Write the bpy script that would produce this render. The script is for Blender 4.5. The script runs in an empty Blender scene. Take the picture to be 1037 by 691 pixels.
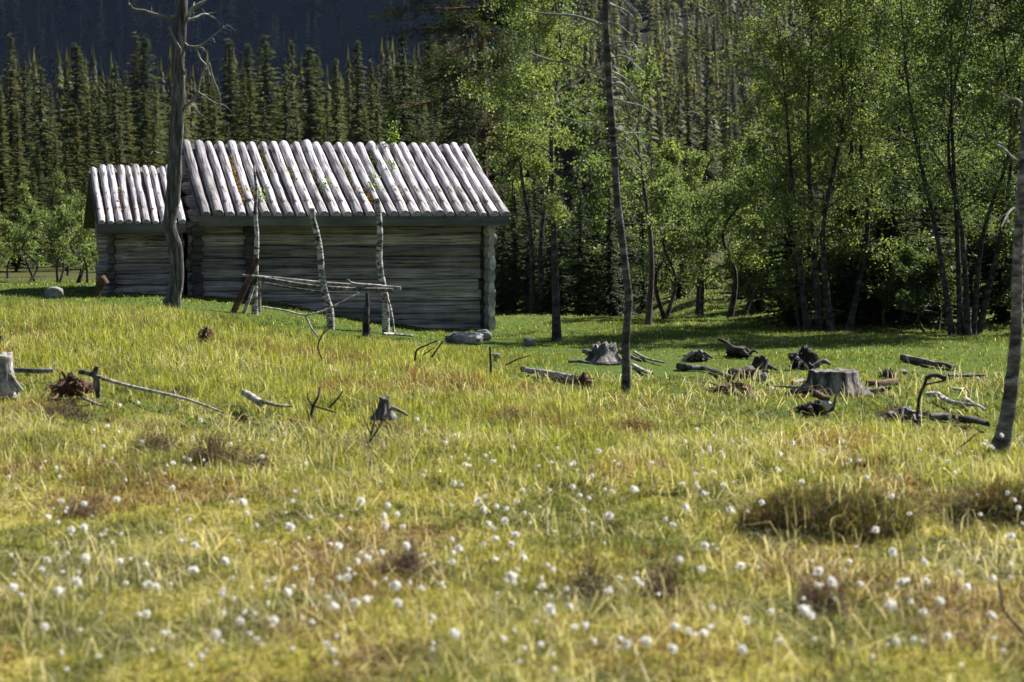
import bpy, math, random
import numpy as np
from math import radians as R, sin, cos, pi, tan, atan2, sqrt
from mathutils import Vector, Matrix

random.seed(7); np.random.seed(7)
scene = bpy.context.scene
COL = scene.collection
F = 2000.0; CU, CV = 518.5, 345.5; CAM = Vector((0, 0, 1.6))
PITCH = math.atan(125.5 / F)

# ------------------------------------------------------------------ noise / terrain
def _h(ix, iy, s):
    n = (ix.astype(np.int64) * 374761393 + iy.astype(np.int64) * 668265263 + s * 974634777) & 0x7fffffff
    n = ((n ^ (n >> 13)) * 1274126177) & 0x7fffffff
    n = n ^ (n >> 16)
    return (n & 0xffff) / 65535.0

def vnoise(x, y, s=0):
    x = np.asarray(x, float); y = np.asarray(y, float)
    ix = np.floor(x); iy = np.floor(y); fx = x - ix; fy = y - iy
    fx = fx * fx * (3 - 2 * fx); fy = fy * fy * (3 - 2 * fy)
    a = _h(ix, iy, s); b = _h(ix + 1, iy, s); c = _h(ix, iy + 1, s); d = _h(ix + 1, iy + 1, s)
    return (a + (b - a) * fx) * (1 - fy) + (c + (d - c) * fx) * fy

def fbm(x, y, s=0, o=3):
    t = 0; a = .5; k = 1.0; w = 0
    for i in range(o):
        t = t + a * vnoise(np.asarray(x) * k, np.asarray(y) * k, s + i * 17); w += a; a *= .5; k *= 2.03
    return t / w

def ss(t, a, b):
    t = np.clip((np.asarray(t, float) - a) / (b - a), 0, 1)
    return t * t * (3 - 2 * t)

HUMMOCKS = []   # (x, y, radius, height) filled below

def H(x, y):
    x = np.asarray(x, float); y = np.asarray(y, float)
    z = .52 * ss(-x, .1, 5.2) * ss(y, 7, 23) * (1 - .8 * ss(y, 30, 44))
    z = z + .05 * np.exp(-((x - 1.3) / 1.6) ** 2 - ((y - 30.6) / 2.0) ** 2) - .09 * np.exp(-((x + 1.2) / 1.6) ** 2 - ((y - 28) / 1.6) ** 2)
    z = z - .35 * ss(y, 31, 36) * (1 - ss(x, 2.4, 3.6)) * ss(x, -3.5, -1.5)
    z = z + .10 * (fbm(x * .45, y * .45, 3) - .5) * ss(y, 3, 8)
    nz = (1 - ss(y, 30, 45))
    z = z + nz * .075 * (fbm(x * 1.9, y * 1.3, 11) - .5) + nz * (1 - ss(y, 14, 26)) * .085 * (fbm(x * 5.1, y * 4.1, 23) - .5)
    u = x / np.maximum(y, 1.0)
    hill = np.minimum(.00042 * np.maximum(y - 90, 0) ** 2, 46 + .02 * np.maximum(y - 420, 0))
    z = z + hill * (.30 + .70 * ss(u, -.10, .05)) * (1 + .25 * (fbm(x * .012, y * .012, 31) - .5)) * (1 - .9 * ss(y, 470, 640))
    yb = 700 + 60 * (fbm(x * .006, x * 0 + 3.3, 41) - .5)
    z = z + np.clip((y - yb) * 2.3, 0, 300 + 80 * fbm(x * .004, y * 0, 47))  # slope made steep and tall so the mountain shades its own face
    for (hx, hy, hr, hh) in HUMMOCKS:
        d2 = ((x - hx) / hr) ** 2 + ((y - hy) / (hr * .75)) ** 2
        z = z + hh * np.exp(-d2 ** 1.6)
    return z

def ray(u, v):
    d = Vector(((u - CU) / F, 1, (CV - v) / F))
    c, s = cos(PITCH), sin(PITCH)
    return Vector((d.x, d.y * c + d.z * s, -d.y * s + d.z * c))

def at(u, v, D):
    d = ray(u, v)
    return CAM + d * (D / d.y)

def lawn(x, y):
    """1 where the grass is kept short: right of the centre and round the hut"""
    return np.maximum(ss(x + .25 * (np.asarray(y) - 17), .2, 2.0) * ss(y, 13.6, 16.2), ss(y, 21.5, 24.5))

CLEAR = []     # (x, y, radius): grass is trodden or thin round these
def P(u, v):
    """point of the meadow seen at photo pixel u, v: a little above the soil, among the grass"""
    d = ray(u, v); t = 4.0
    while t < 200:
        p = CAM + d * t
        if p.z <= G(p.x, p.y):
            lo, hi = t - .1, t
            for _ in range(12):
                m = (lo + hi) / 2; q = CAM + d * m
                if q.z <= G(q.x, q.y): hi = m
                else: lo = m
            p = CAM + d * hi
            return Vector((p.x, p.y, G(p.x, p.y)))
        t += .1
    return CAM + d * 40

def G(x, y): return float(H(x, y)) + .022 + .035 * float(1 - lawn(x, y)) * float(ss(y, 12, 15))

_p = P(845, 545); HUM1 = (_p.x + .02, _p.y + .28, .40, .15)
_p = P(1045, 532); HUM2 = (_p.x + .05, _p.y + .25, .36, .13)
HUMMOCKS += [HUM1, HUM2]
def gz(x, y): return float(H(x, y))

# ------------------------------------------------------------------ materials
def mat(name):
    m = bpy.data.materials.new(name); m.use_nodes = True
    nt = m.node_tree; nt.nodes.clear()
    out = nt.nodes.new('ShaderNodeOutputMaterial')
    return m, nt, out

def N(nt, t, **kw):
    n = nt.nodes.new(t)
    for k, v in kw.items():
        if k.startswith('i_'): n.inputs[k[2:].replace('_', ' ')].default_value = v
        else: setattr(n, k, v)
    return n

def ramp(nt, fac, stops):
    r = nt.nodes.new('ShaderNodeValToRGB')
    el = r.color_ramp.elements
    while len(el) < len(stops): el.new(.5)
    for e, (p, c) in zip(el, stops): e.position = p; e.color = (*c, 1)
    nt.links.new(fac, r.inputs[0]); return r.outputs[0]

def mapped(nt, scale, coord='Object'):
    tc = nt.nodes.new('ShaderNodeTexCoord'); mp = nt.nodes.new('ShaderNodeMapping')
    mp.inputs['Scale'].default_value = scale
    nt.links.new(tc.outputs[coord], mp.inputs[0]); return mp.outputs[0]

def noise(nt, vec, scale=1.0, detail=5, rough=.6):
    n = nt.nodes.new('ShaderNodeTexNoise'); n.inputs['Scale'].default_value = scale
    n.inputs['Detail'].default_value = detail; n.inputs['Roughness'].default_value = rough
    nt.links.new(vec, n.inputs['Vector']); return n.outputs['Fac']

def mixc(nt, fac, a, b, mode='MIX'):
    m = nt.nodes.new('ShaderNodeMix'); m.data_type = 'RGBA'; m.blend_type = mode
    for sock, val in ((m.inputs[0], fac), (m.inputs[6], a), (m.inputs[7], b)):
        if isinstance(val, (int, float)): sock.default_value = val
        elif isinstance(val, tuple): sock.default_value = (*val, 1)
        else: nt.links.new(val, sock)
    return m.outputs[2]

def wood(name, stretch, stops, spots=None, rnd=.35, bump=.5, rough=.85, fine=1.0):
    """weathered wood: streaks along one axis, blotches, per-object tone"""
    m, nt, out = mat(name)
    v = mapped(nt, stretch)
    f1 = noise(nt, v, 1.0 * fine, 6, .65)
    c = ramp(nt, f1, stops)
    v2 = mapped(nt, (1, 1, 1))
    f2 = noise(nt, v2, 3.0, 4, .6)
    c = mixc(nt, .55, c, ramp(nt, f2, [(.3, (.45, .45, .45)), (.7, (1.25, 1.22, 1.2))]), 'MULTIPLY')
    oi = nt.nodes.new('ShaderNodeObjectInfo')
    c = mixc(nt, rnd, c, ramp(nt, oi.outputs['Random'], [(0, (.45, .46, .5)), (.5, (.95, .95, .95)), (1, (1.35, 1.3, 1.25))]), 'MULTIPLY')
    ca = nt.nodes.new('ShaderNodeAttribute'); ca.attribute_name = 'col'
    c = mixc(nt, 1.0, c, mixc(nt, 1.0, ca.outputs['Color'], (2., 2., 2.), 'MULTIPLY'), 'MULTIPLY')
    if spots:
        f3 = noise(nt, mapped(nt, spots[1]), spots[2], 3, .55)
        f3 = ramp(nt, f3, [(spots[3], (0, 0, 0)), (spots[3] + .07, (1, 1, 1))])
        c = mixc(nt, f3, c, spots[0])
    b = N(nt, 'ShaderNodeBsdfPrincipled', i_Roughness=rough)
    b.inputs['Specular IOR Level'].default_value = .25
    nt.links.new(c, b.inputs['Base Color'])
    bp = nt.nodes.new('ShaderNodeBump'); bp.inputs['Strength'].default_value = bump; bp.inputs['Distance'].default_value = .02
    nt.links.new(f1, bp.inputs['Height']); nt.links.new(bp.outputs[0], b.inputs['Normal'])
    nt.links.new(b.outputs[0], out.inputs[0])
    return m

def leafmat(name, trans=.5, tint=(1, 1, 1), spec=.3, rough=.45, tgain=(1.5, 1.6, .9)):
    """thin foliage: colour comes per leaf from the 'col' attribute; light passes through"""
    m, nt, out = mat(name)
    at_ = nt.nodes.new('ShaderNodeAttribute'); at_.attribute_name = 'col'
    c = mixc(nt, 1.0, at_.outputs['Color'], tint, 'MULTIPLY')
    oi = nt.nodes.new('ShaderNodeObjectInfo')
    c = mixc(nt, .6, c, ramp(nt, oi.outputs['Random'], [(0, (.6, .68, .7)), (.5, (1, 1, 1)), (1, (1.35, 1.2, .9))]), 'MULTIPLY')
    b = N(nt, 'ShaderNodeBsdfPrincipled', i_Roughness=rough)
    b.inputs['Specular IOR Level'].default_value = spec
    nt.links.new(c, b.inputs['Base Color'])
    t = nt.nodes.new('ShaderNodeBsdfTranslucent')
    nt.links.new(mixc(nt, 1.0, c, tgain, 'MULTIPLY'), t.inputs[0])
    mx = nt.nodes.new('ShaderNodeMixShader'); mx.inputs[0].default_value = trans
    nt.links.new(b.outputs[0], mx.inputs[1]); nt.links.new(t.outputs[0], mx.inputs[2])
    nt.links.new(mx.outputs[0], out.inputs[0])
    return m

M = {}
G0, G1, G2 = (.10, .095, .088), (.30, .29, .28), (.50, .49, .48)
M['pole'] = wood('weathered_pole', (38, 1.5, 38), [(.36, (.075, .07, .07)), (.46, (.34, .33, .335)), (.57, (.55, .54, .55)), (.72, (.74, .73, .74))],
                 spots=((.10, .085, .07), (1.3, .55, 1.3), 8.0, .60), rnd=.5, bump=.8)
M['log'] = wood('wall_log', (1.3, 40, 40), [(.36, (.05, .042, .037)), (.45, (.21, .188, .172)), (.58, (.39, .355, .33)), (.72, (.56, .515, .48))], rnd=.1, bump=1.0)
M['logend_sunlit'] = wood('sunlit_log_ends', (14, 14, 14), [(.3, (.16, .145, .13)), (.55, (.42, .395, .37)), (.75, (.60, .575, .54))], bump=.6)  # paler log colour, sunlight on the gable ends painted in
M['darkwood'] = wood('old_board', (1.2, 14, 14), [(.3, (.06, .055, .05)), (.7, (.17, .155, .14))])
M['grey_z'] = wood('grey_trunk', (26, 26, 3.2), [(.36, (.022, .019, .017)), (.5, (.085, .077, .072)), (.66, (.26, .245, .235))], bump=1.0)
M['grey'] = wood('grey_deadwood', (20, 20, 7), [(.36, (.022, .02, .02)), (.5, (.10, .093, .09)), (.68, (.30, .285, .275))], bump=1.0)
M['pale'] = wood('bleached_wood', (16, 16, 12), [(.36, (.09, .08, .072)), (.5, (.30, .28, .26)), (.66, (.60, .58, .55))], bump=.9)
M['dark'] = wood('dark_rotten_wood', (10, 10, 10), [(.36, (.010, .009, .008)), (.5, (.035, .03, .027)), (.7, (.15, .135, .125))], bump=1.0)
M['brown'] = wood('rotten_brown_wood', (10, 10, 10), [(.3, (.028, .015, .009)), (.55, (.10, .055, .032)), (.8, (.24, .16, .11))], bump=1.0)
M['birch'] = wood('birch_bark', (9, 9, 20), [(.36, (.03, .027, .025)), (.44, (.15, .14, .135)), (.52, (.42, .405, .39)), (.7, (.62, .605, .59))],
                  spots=((.022, .019, .017), (1.6, 1.6, 3.4), 5.5, .54), rnd=.3, bump=.6, rough=.7)
M['birch_grey'] = wood('grey_birch_bark', (6, 6, 14), [(.36, (.018, .016, .015)), (.5, (.062, .057, .053)), (.68, (.21, .20, .19))],
                  spots=((.03, .026, .024), (1, 1, 3), 5.0, .6), rnd=.3, bump=.8)
M['birch_mid'] = wood('silver_grey_bark', (7, 7, 18), [(.36, (.03, .027, .025)), (.5, (.12, .113, .108)), (.66, (.34, .325, .315))],
                  spots=((.025, .022, .02), (1.4, 1.4, 3.4), 5.0, .6), rnd=.1, bump=.9)
M['dark_bark'] = wood('shaded_dark_bark', (8, 8, 14), [(.36, (.012, .010, .009)), (.5, (.038, .034, .03)), (.7, (.13, .12, .11))], bump=.9)  # birch bark darkened, the thicket's shade put into its colour
M['twig'] = wood('twig_bark', (8, 8, 8), [(.3, (.03, .025, .022)), (.7, (.11, .095, .085))], bump=.3)
M['lichen_twig'] = wood('lichen_twig', (16, 16, 16), [(.3, (.07, .065, .055)), (.55, (.22, .22, .19)), (.75, (.42, .43, .38))], bump=.3)
M['spruce_bark'] = wood('spruce_bark', (10, 10, 3), [(.3, (.03, .024, .02)), (.7, (.13, .105, .09))], bump=.8)
M['pine_bark'] = wood('pine_bark', (10, 10, 3), [(.3, (.05, .026, .017)), (.7, (.20, .10, .06))], bump=.8)
M['stone'] = wood('lichen_stone', (4, 4, 4), [(.3, (.10, .10, .10)), (.5, (.26, .26, .26)), (.7, (.46, .45, .44))],
                  spots=((.05, .05, .05), (1, 1, 1), 8, .6), bump=.8)
M['birch_leaf'] = leafmat('birch_leaf', .5, spec=.3, rough=.5, tgain=(1.8, 1.95, 1.2))
M['needle'] = leafmat('spruce_needles', .36, spec=.12, rough=.6, tgain=(1.9, 1.75, .8))
M['grass'] = leafmat('meadow_grass', .5, spec=.22, rough=.5, tgain=(1.45, 1.4, .8))
M['moss'] = leafmat('moss_tips', .3, spec=.05, rough=.9, tgain=(1.3, 1.25, .7))
M['heather'] = leafmat('heather_twigs', .2, spec=.05, rough=.9, tgain=(1.2, 1.0, .8))

def cotton_mat():
    m, nt, out = mat('cotton_tuft')
    d = N(nt, 'ShaderNodeBsdfDiffuse'); d.inputs[0].default_value = (.88, .87, .86, 1)
    t = N(nt, 'ShaderNodeBsdfTranslucent'); t.inputs[0].default_value = (.88, .87, .85, 1)
    mx = N(nt, 'ShaderNodeMixShader'); mx.inputs[0].default_value = .5
    nt.links.new(d.outputs[0], mx.inputs[1]); nt.links.new(t.outputs[0], mx.inputs[2]); nt.links.new(mx.outputs[0], out.inputs[0])
    return m
M['cotton'] = cotton_mat()

def ground_mat():
    m, nt, out = mat('meadow_ground')
    at_ = nt.nodes.new('ShaderNodeAttribute'); at_.attribute_name = 'col'
    f = noise(nt, mapped(nt, (1, 1, 1)), 26, 6, .7)
    c = mixc(nt, .8, at_.outputs['Color'], ramp(nt, f, [(.25, (.35, .35, .33)), (.5, (.9, .9, .9)), (.75, (1.6, 1.5, 1.35))]), 'MULTIPLY')
    b = N(nt, 'ShaderNodeBsdfPrincipled', i_Roughness=.95); b.inputs['Specular IOR Level'].default_value = .05
    nt.links.new(c, b.inputs['Base Color'])
    bp = N(nt, 'ShaderNodeBump'); bp.inputs['Strength'].default_value = .9; bp.inputs['Distance'].default_value = .03
    nt.links.new(f, bp.inputs['Height']); nt.links.new(bp.outputs[0], b.inputs['Normal'])
    nt.links.new(b.outputs[0], out.inputs[0]); return m
M['ground'] = ground_mat()

# ------------------------------------------------------------------ mesh building
class MB:
    def __init__(s): s.v = []; s.f3 = []; s.f4 = []; s.c = []; s.n = 0; s.fn = []
    def add(s, v, quads=None, tris=None, col=None):
        v = np.asarray(v, float).reshape(-1, 3)
        s.v.append(v)
        if quads is not None and len(quads): s.f4.append(np.asarray(quads, np.int64) + s.n)
        if tris is not None and len(tris): s.f3.append(np.asarray(tris, np.int64) + s.n)
        if col is not None: s.c.append(np.broadcast_to(np.asarray(col, float), (len(v), 3)))
        else: s.c.append(np.full((len(v), 3), .5))
        s.n += len(v)
    def mesh(s, name, material, smooth=True):
        me = bpy.data.meshes.new(name)
        v = np.concatenate(s.v).astype(np.float32)
        f4 = np.concatenate(s.f4) if s.f4 else np.zeros((0, 4), np.int64)
        f3 = np.concatenate(s.f3) if s.f3 else np.zeros((0, 3), np.int64)
        me.vertices.add(len(v)); me.vertices.foreach_set('co', v.ravel())
        nl = f4.size + f3.size; me.loops.add(nl)
        me.loops.foreach_set('vertex_index', np.concatenate([f4.ravel(), f3.ravel()]).astype(np.int32))
        me.polygons.add(len(f4) + len(f3))
        st = np.concatenate([np.arange(len(f4)) * 4, f4.size + np.arange(len(f3)) * 3]).astype(np.int32)
        me.polygons.foreach_set('loop_start', st)
        me.polygons.foreach_set('use_smooth', np.full(len(st), smooth))
        ca = me.color_attributes.new('col', 'FLOAT_COLOR', 'POINT')
        c = np.concatenate(s.c); ca.data.foreach_set('color', np.concatenate([c, np.ones((len(c), 1))], 1).astype(np.float32).ravel())
        me.update(calc_edges=True); me.validate()
        me.materials.append(material)
        return me

def link(name, me, parent=None, loc=None):
    o = bpy.data.objects.new(name, me); COL.objects.link(o)
    if parent is not None: o.parent = parent
    if loc is not None: o.location = loc
    return o

def tag(o, label=None, cat=None, group=None, kind=None):
    if label: o['label'] = label
    if cat: o['category'] = cat
    if group: o['group'] = group
    if kind: o['kind'] = kind
    return o

def thing(name, label, cat, loc, group=None, rz=0):
    o = bpy.data.objects.new(name, None); COL.objects.link(o)
    o.empty_display_size = .1; o.location = loc; o.rotation_euler = (0, 0, rz)
    return tag(o, label, cat, group)

def catmull(pts, n):
    p = [Vector(q) for q in pts]
    if len(p) == 2: return [p[0].lerp(p[1], i / n) for i in range(n + 1)]
    p = [p[0] * 2 - p[1]] + p + [p[-1] * 2 - p[-2]]
    out = []; segs = len(p) - 3
    for i in range(n + 1):
        t = i / n * segs; k = min(int(t), segs - 1); t -= k
        a, b, c, d = p[k:k + 4]
        out.append(.5 * ((2 * b) + (c - a) * t + (2 * a - 5 * b + 4 * c - d) * t * t + (3 * b - a - 3 * c + d) * t ** 3))
    return out

def tube(mb, pts, rad, sides=8, rough=0.0, seed=0, cap=True, col=None, round_end=False):
    """tapered tube along pts; rad is a list of radii or (r0, r1)"""
    n = len(pts)
    if len(rad) != n: rad = [rad[0] + (rad[1] - rad[0]) * i / (n - 1) for i in range(n)]
    pts = [Vector(p) for p in pts]; rs = np.random.RandomState(seed)
    t0 = (pts[1] - pts[0]).normalized()
    a = t0.orthogonal().normalized()
    V = []; ridge = 1 + rough * (rs.rand(sides) - .5) * 1.4
    for i in range(n):
        t = (pts[min(i + 1, n - 1)] - pts[max(i - 1, 0)])
        t = t.normalized() if t.length > 1e-9 else t0
        a = (a - t * a.dot(t)); a = a.normalized() if a.length > 1e-6 else t.orthogonal().normalized()
        b = t.cross(a)
        for k in range(sides):
            an = 2 * pi * k / sides
            r = rad[i] * (ridge[k] + rough * .8 * (rs.rand() - .5))
            V.append(pts[i] + (a * cos(an) + b * sin(an)) * r)
    q = []
    for i in range(n - 1):
        for k in range(sides):
            k2 = (k + 1) % sides
            q.append((i * sides + k, i * sides + k2, (i + 1) * sides + k2, (i + 1) * sides + k))
    tr = []
    if cap:
        for end, i in ((0, 0), (1, n - 1)):
            d = (pts[0] - pts[1]).normalized() if end == 0 else (pts[-1] - pts[-2]).normalized()
            o = i * sides
            if not round_end:
                o = len(V)
                for k in range(sides): V.append(V[i * sides + k].copy())
            V.append(pts[i] + d * rad[i] * (.45 if round_end else .06)); c = len(V) - 1
            for k in range(sides):
                k2 = (k + 1) % sides
                tr.append((c, o + k2, o + k) if end == 0 else (c, o + k, o + k2))
    mb.add([tuple(p) for p in V], q, tr, col)

def box(mb, x0, x1, y0, y1, z0, z1):
    v = [(x, y, z) for x in (x0, x1) for y in (y0, y1) for z in (z0, z1)]
    mb.add(v, [(0, 1, 3, 2), (4, 6, 7, 5), (0, 4, 5, 1), (2, 3, 7, 6), (0, 2, 6, 4), (1, 5, 7, 3)])

def leaves(mb, pos, size, cols, seed=0, aspect=.62, dirs=None, droop=.0):
    """diamond leaves, one quad each"""
    rs = np.random.RandomState(seed); n = len(pos)
    d = rs.normal(size=(n, 3)) if dirs is None else dirs + rs.normal(size=(n, 3)) * .5
    d[:, 2] -= droop
    d /= np.linalg.norm(d, axis=1)[:, None]
    e = rs.normal(size=(n, 3)); e -= d * (e * d).sum(1)[:, None]; e /= np.linalg.norm(e, axis=1)[:, None]
    nn = np.cross(d, e)
    s = size * (.6 + .8 * rs.rand(n))[:, None]
    v = np.stack([pos, pos + d * s * .45 + e * s * aspect * .5 + nn * s * .1, pos + d * s, pos + d * s * .45 - e * s * aspect * .5 + nn * s * .1], 1)
    mb.add(v.reshape(-1, 3), np.arange(n * 4).reshape(n, 4), None, np.repeat(cols, 4, 0))

def leafcols(n, rs, a=(.045, .064, .018), b=(.165, .185, .06), pos=None):
    t = rs.rand(n)[:, None] * .6
    if pos is not None:
        t = t + .5 * fbm(pos[:, 0] * 1.6 + 31, pos[:, 1] * 1.1 + pos[:, 2] * 1.6, 5)[:, None]
    return np.array(a) + (np.array(b) - np.array(a)) * np.clip(t, 0, 1)

# ------------------------------------------------------------------ trees
def limb_pts(p, d, L, bend, rs, n=5):
    pts = [Vector(p)]; d = Vector(d).normalized()
    for i in range(n):
        d = (d + Vector((rs.normal() * .16, rs.normal() * .16, bend / n + rs.normal() * .08))).normalized()
        pts.append(pts[-1] + d * (L / n))
    return pts

def birch(seed, paths, r0, c0, spread, nleaf, leaf=.05, limbs=22, twig_droop=-.5, ca=(.035, .058, .014), cb=(.125, .155, .04), tcol=None, sides=9):
    """paths: stems (lists of local points). c0: height at which limbs begin. Returns trunk MB, crown MB."""
    rs = np.random.RandomState(seed); tb = MB(); cb_ = MB()
    tw = []
    top = max(p[-1][2] for p in paths)
    for k, path in enumerate(paths):
        n = 22; pts = catmull(path, n)
        rr = [r0 * ((1 - i / n) ** 1.25 * .93 + .07) * (1 + .55 * math.exp(-i * 1.1)) for i in range(n + 1)]
        tube(tb, pts, rr, sides, .14, seed + k)
        for j in range(limbs):
            z = c0 + (pts[-1].z - c0) * ((j + rs.rand()) / limbs) ** .9
            i = min(range(n + 1), key=lambda q: abs(pts[q].z - z))
            t = (z - c0) / max(top - c0, .1)
            prof = (.45 + .75 * sin(pi * min(1, t * .85 + .12))) * (1 - .55 * t)
            L = spread * prof * (.7 + .6 * rs.rand())
            an = rs.rand() * 2 * pi; el = .35 + .5 * rs.rand() + .4 * t
            lp = limb_pts(pts[i], (cos(an) * cos(el), sin(an) * cos(el), sin(el)), L, -.25, rs)
            rl = max(rr[i] * .4, .006)
            tube(tb, lp, (rl, .004), 4, cap=False)
            for q in range(5):
                s = rs.randint(1, len(lp)); a2 = an + rs.normal() * 1.0
                tp = limb_pts(lp[s], (cos(a2), sin(a2), .15 + rs.normal() * .3), L * (.28 + .3 * rs.rand()), twig_droop, rs, 4)
                tube(tb, tp, (.006, .002), 3, cap=False)
                tw.append((tp, .7))
            tw.append((lp[2:], 1.0))
    segs = []
    for (p, w) in tw:
        for a, b in zip(p[:-1], p[1:]): segs.append((tuple(a), tuple(b)))
    segs = np.array(segs)
    k = rs.randint(0, len(segs), nleaf); f = rs.rand(nleaf, 1)
    pos = segs[k, 0] * (1 - f) + segs[k, 1] * f
    pos = pos + rs.normal(size=(nleaf, 3)) * np.array([.06, .06, .065]) * (spread / 1.2) ** .5
    leaves(cb_, pos, leaf, leafcols(nleaf, rs, ca, cb, pos), seed, droop=.5)
    return tb, cb_

def spruce(seed, Ht, rad, dz=.36, nb=7, seg=5, z0=.5, ca=(.012, .026, .008), cb=(.045, .07, .016), narrow=.9, spray=.34):
    rs = np.random.RandomState(seed); tb = MB(); cr = MB()
    tube(tb, [(0, 0, -.3), (0, 0, Ht * .5), (0, 0, Ht)], [.012 * Ht + .02, .008 * Ht, .01], 6)
    T = []; C = []
    z = z0
    while z < Ht - .1:
        t = z / Ht
        L0 = rad * ((1 - t) ** narrow) * (.6 + .7 * rs.rand()) + .05
        if t < .25: L0 *= .75 + t
        for b in range(max(4, int(nb * (1 - .35 * t)))):
            an = rs.rand() * 2 * pi; L = L0 * (.65 + .55 * rs.rand())
            zb = z + rs.normal() * dz * .3
            ns = max(2, int(seg * (.4 + .6 * L / rad)))
            ca_, sa = cos(an), sin(an)
            dr = .14 + .5 * (1 - t) + .1 * rs.normal()
            base = ca if rs.rand() < .5 else cb
            for s in range(ns):
                f0 = (s + .1) / ns; r = L * f0
                pz = zb - dr * r + .22 * dr * L * f0 * f0 * 1.6
                ln = spray * (1.05 - .45 * f0) * (.7 + .6 * rs.rand()) * (.45 + .45 * L / rad + .15) * (1 - .5 * t)
                for sd in (-1, 0, 1):
                    a2 = an + sd * (.75 + .35 * rs.rand()); l = ln * (1.25 if sd == 0 else 1.0)
                    p0 = (ca_ * r, sa * r, pz)
                    tipz = pz - l * (.25 + .3 * rs.rand()) * (1.2 - t) + (.10 * l if sd == 0 else 0)
                    tip = (ca_ * r + cos(a2) * l, sa * r + sin(a2) * l, tipz)
                    w = l * .2
                    T.append(((p0[0] - sa * w * .3, p0[1] + ca_ * w * .3, pz + .03),
                              (p0[0] * .5 + tip[0] * .5 + sin(a2) * w, p0[1] * .5 + tip[1] * .5 - cos(a2) * w, (pz + tipz) / 2 - w * .5), tip,
                              (p0[0] * .5 + tip[0] * .5 - sin(a2) * w, p0[1] * .5 + tip[1] * .5 + cos(a2) * w, (pz + tipz) / 2 - w * .35)))
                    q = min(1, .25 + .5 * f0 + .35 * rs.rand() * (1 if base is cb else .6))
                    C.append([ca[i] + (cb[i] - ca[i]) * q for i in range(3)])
        z += dz * (.75 + .5 * rs.rand()) * (1 - .35 * t)
    n = len(T)
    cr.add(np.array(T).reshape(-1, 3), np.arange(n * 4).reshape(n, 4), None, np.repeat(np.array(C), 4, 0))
    return tb, cr

def tree_thing(name, label, cat, loc, trunk_me, crown_me, group=None, rz=0, sc=1.0, crown_name='crown', tm=None):
    t = thing(name, label, cat, loc, group, rz); t.scale = (sc, sc, sc)
    link('trunk', trunk_me, t)
    if crown_me: link(crown_name, crown_me, t)
    return t

# ------------------------------------------------------------------ world, sun, camera
SUN_AZ, SUN_EL = R(52), R(47)          # azimuth measured from the view direction to the right
w = bpy.data.worlds.new("World"); scene.world = w; w.use_nodes = True
nt = w.node_tree; bg = nt.nodes['Background']
sky = nt.nodes.new('ShaderNodeTexSky'); sky.sky_type = 'NISHITA'; sky.sun_disc = False
sky.sun_elevation = SUN_EL; sky.sun_rotation = SUN_AZ
nt.links.new(sky.outputs[0], bg.inputs[0]); bg.inputs[1].default_value = .037
sd = bpy.data.lights.new('sun', 'SUN'); sd.energy = 5.0; sd.angle = R(.55); sd.color = (1, .955, .88)
so = bpy.data.objects.new('sun', sd); COL.objects.link(so)
to_sun = Vector((sin(SUN_AZ) * cos(SUN_EL), cos(SUN_AZ) * cos(SUN_EL), sin(SUN_EL)))
so.rotation_euler = to_sun.to_track_quat('Z', 'Y').to_euler(); so.location = (20, 20, 40)

cam = bpy.data.cameras.new('camera'); co = bpy.data.objects.new('camera', cam); COL.objects.link(co)
co.location = CAM; co.rotation_euler = (pi / 2 - PITCH, 0, 0)
cam.sensor_width = 36; cam.lens = F / 1037 * 36; cam.clip_end = 4000; cam.clip_start = .1
cam.dof.use_dof = True; cam.dof.focus_distance = 27; cam.dof.aperture_fstop = 3.2
scene.camera = co
scene.view_settings.view_transform = 'Standard'; scene.view_settings.look = 'None'
scene.view_settings.gamma = 1; scene.view_settings.exposure = 1.5
scene.cycles.use_denoising = True
scene.cycles.max_bounces = 6; scene.cycles.diffuse_bounces = 4; scene.cycles.transmission_bounces = 4
scene.cycles.volume_bounces = 0

# ------------------------------------------------------------------ ground
def palette(x, y):
    """natural colour patches of the bog meadow: returns weights g(reen), y(ellow moss), b(rown), r(ed)"""
    fg = 1 - ss(y, 11, 17)
    n1 = fbm(x * .9, y * .6, 61); n2 = fbm(x * 2.6, y * 1.7, 67); n3 = fbm(x * 1.3 + 9, y * .9, 71)
    return fg, n1, n2, n3

def ground_cols(x, y):
    fg, n1, n2, n3 = palette(x, y)
    c = np.empty((len(x), 3)); 
    green = np.array((.062, .095, .018)); yel = np.array((.27, .24, .065)); ol = np.array((.13, .13, .04)); br = np.array((.15, .085, .045))
    t = ss(n2, .42, .62)[:, None]
    near = ol * (1 - t) + yel * t
    rr = ss(n3, .58, .7)[:, None] * .75
    near = near * (1 - rr) + br * rr
    far = green * np.ones((len(x), 1))
    f = fg[:, None]
    c = near * f + far * (1 - f)
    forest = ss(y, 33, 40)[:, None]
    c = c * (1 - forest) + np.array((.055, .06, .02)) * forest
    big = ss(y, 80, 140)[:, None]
    return c * (1 - big) + np.array((.008, .010, .007)) * big

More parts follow.
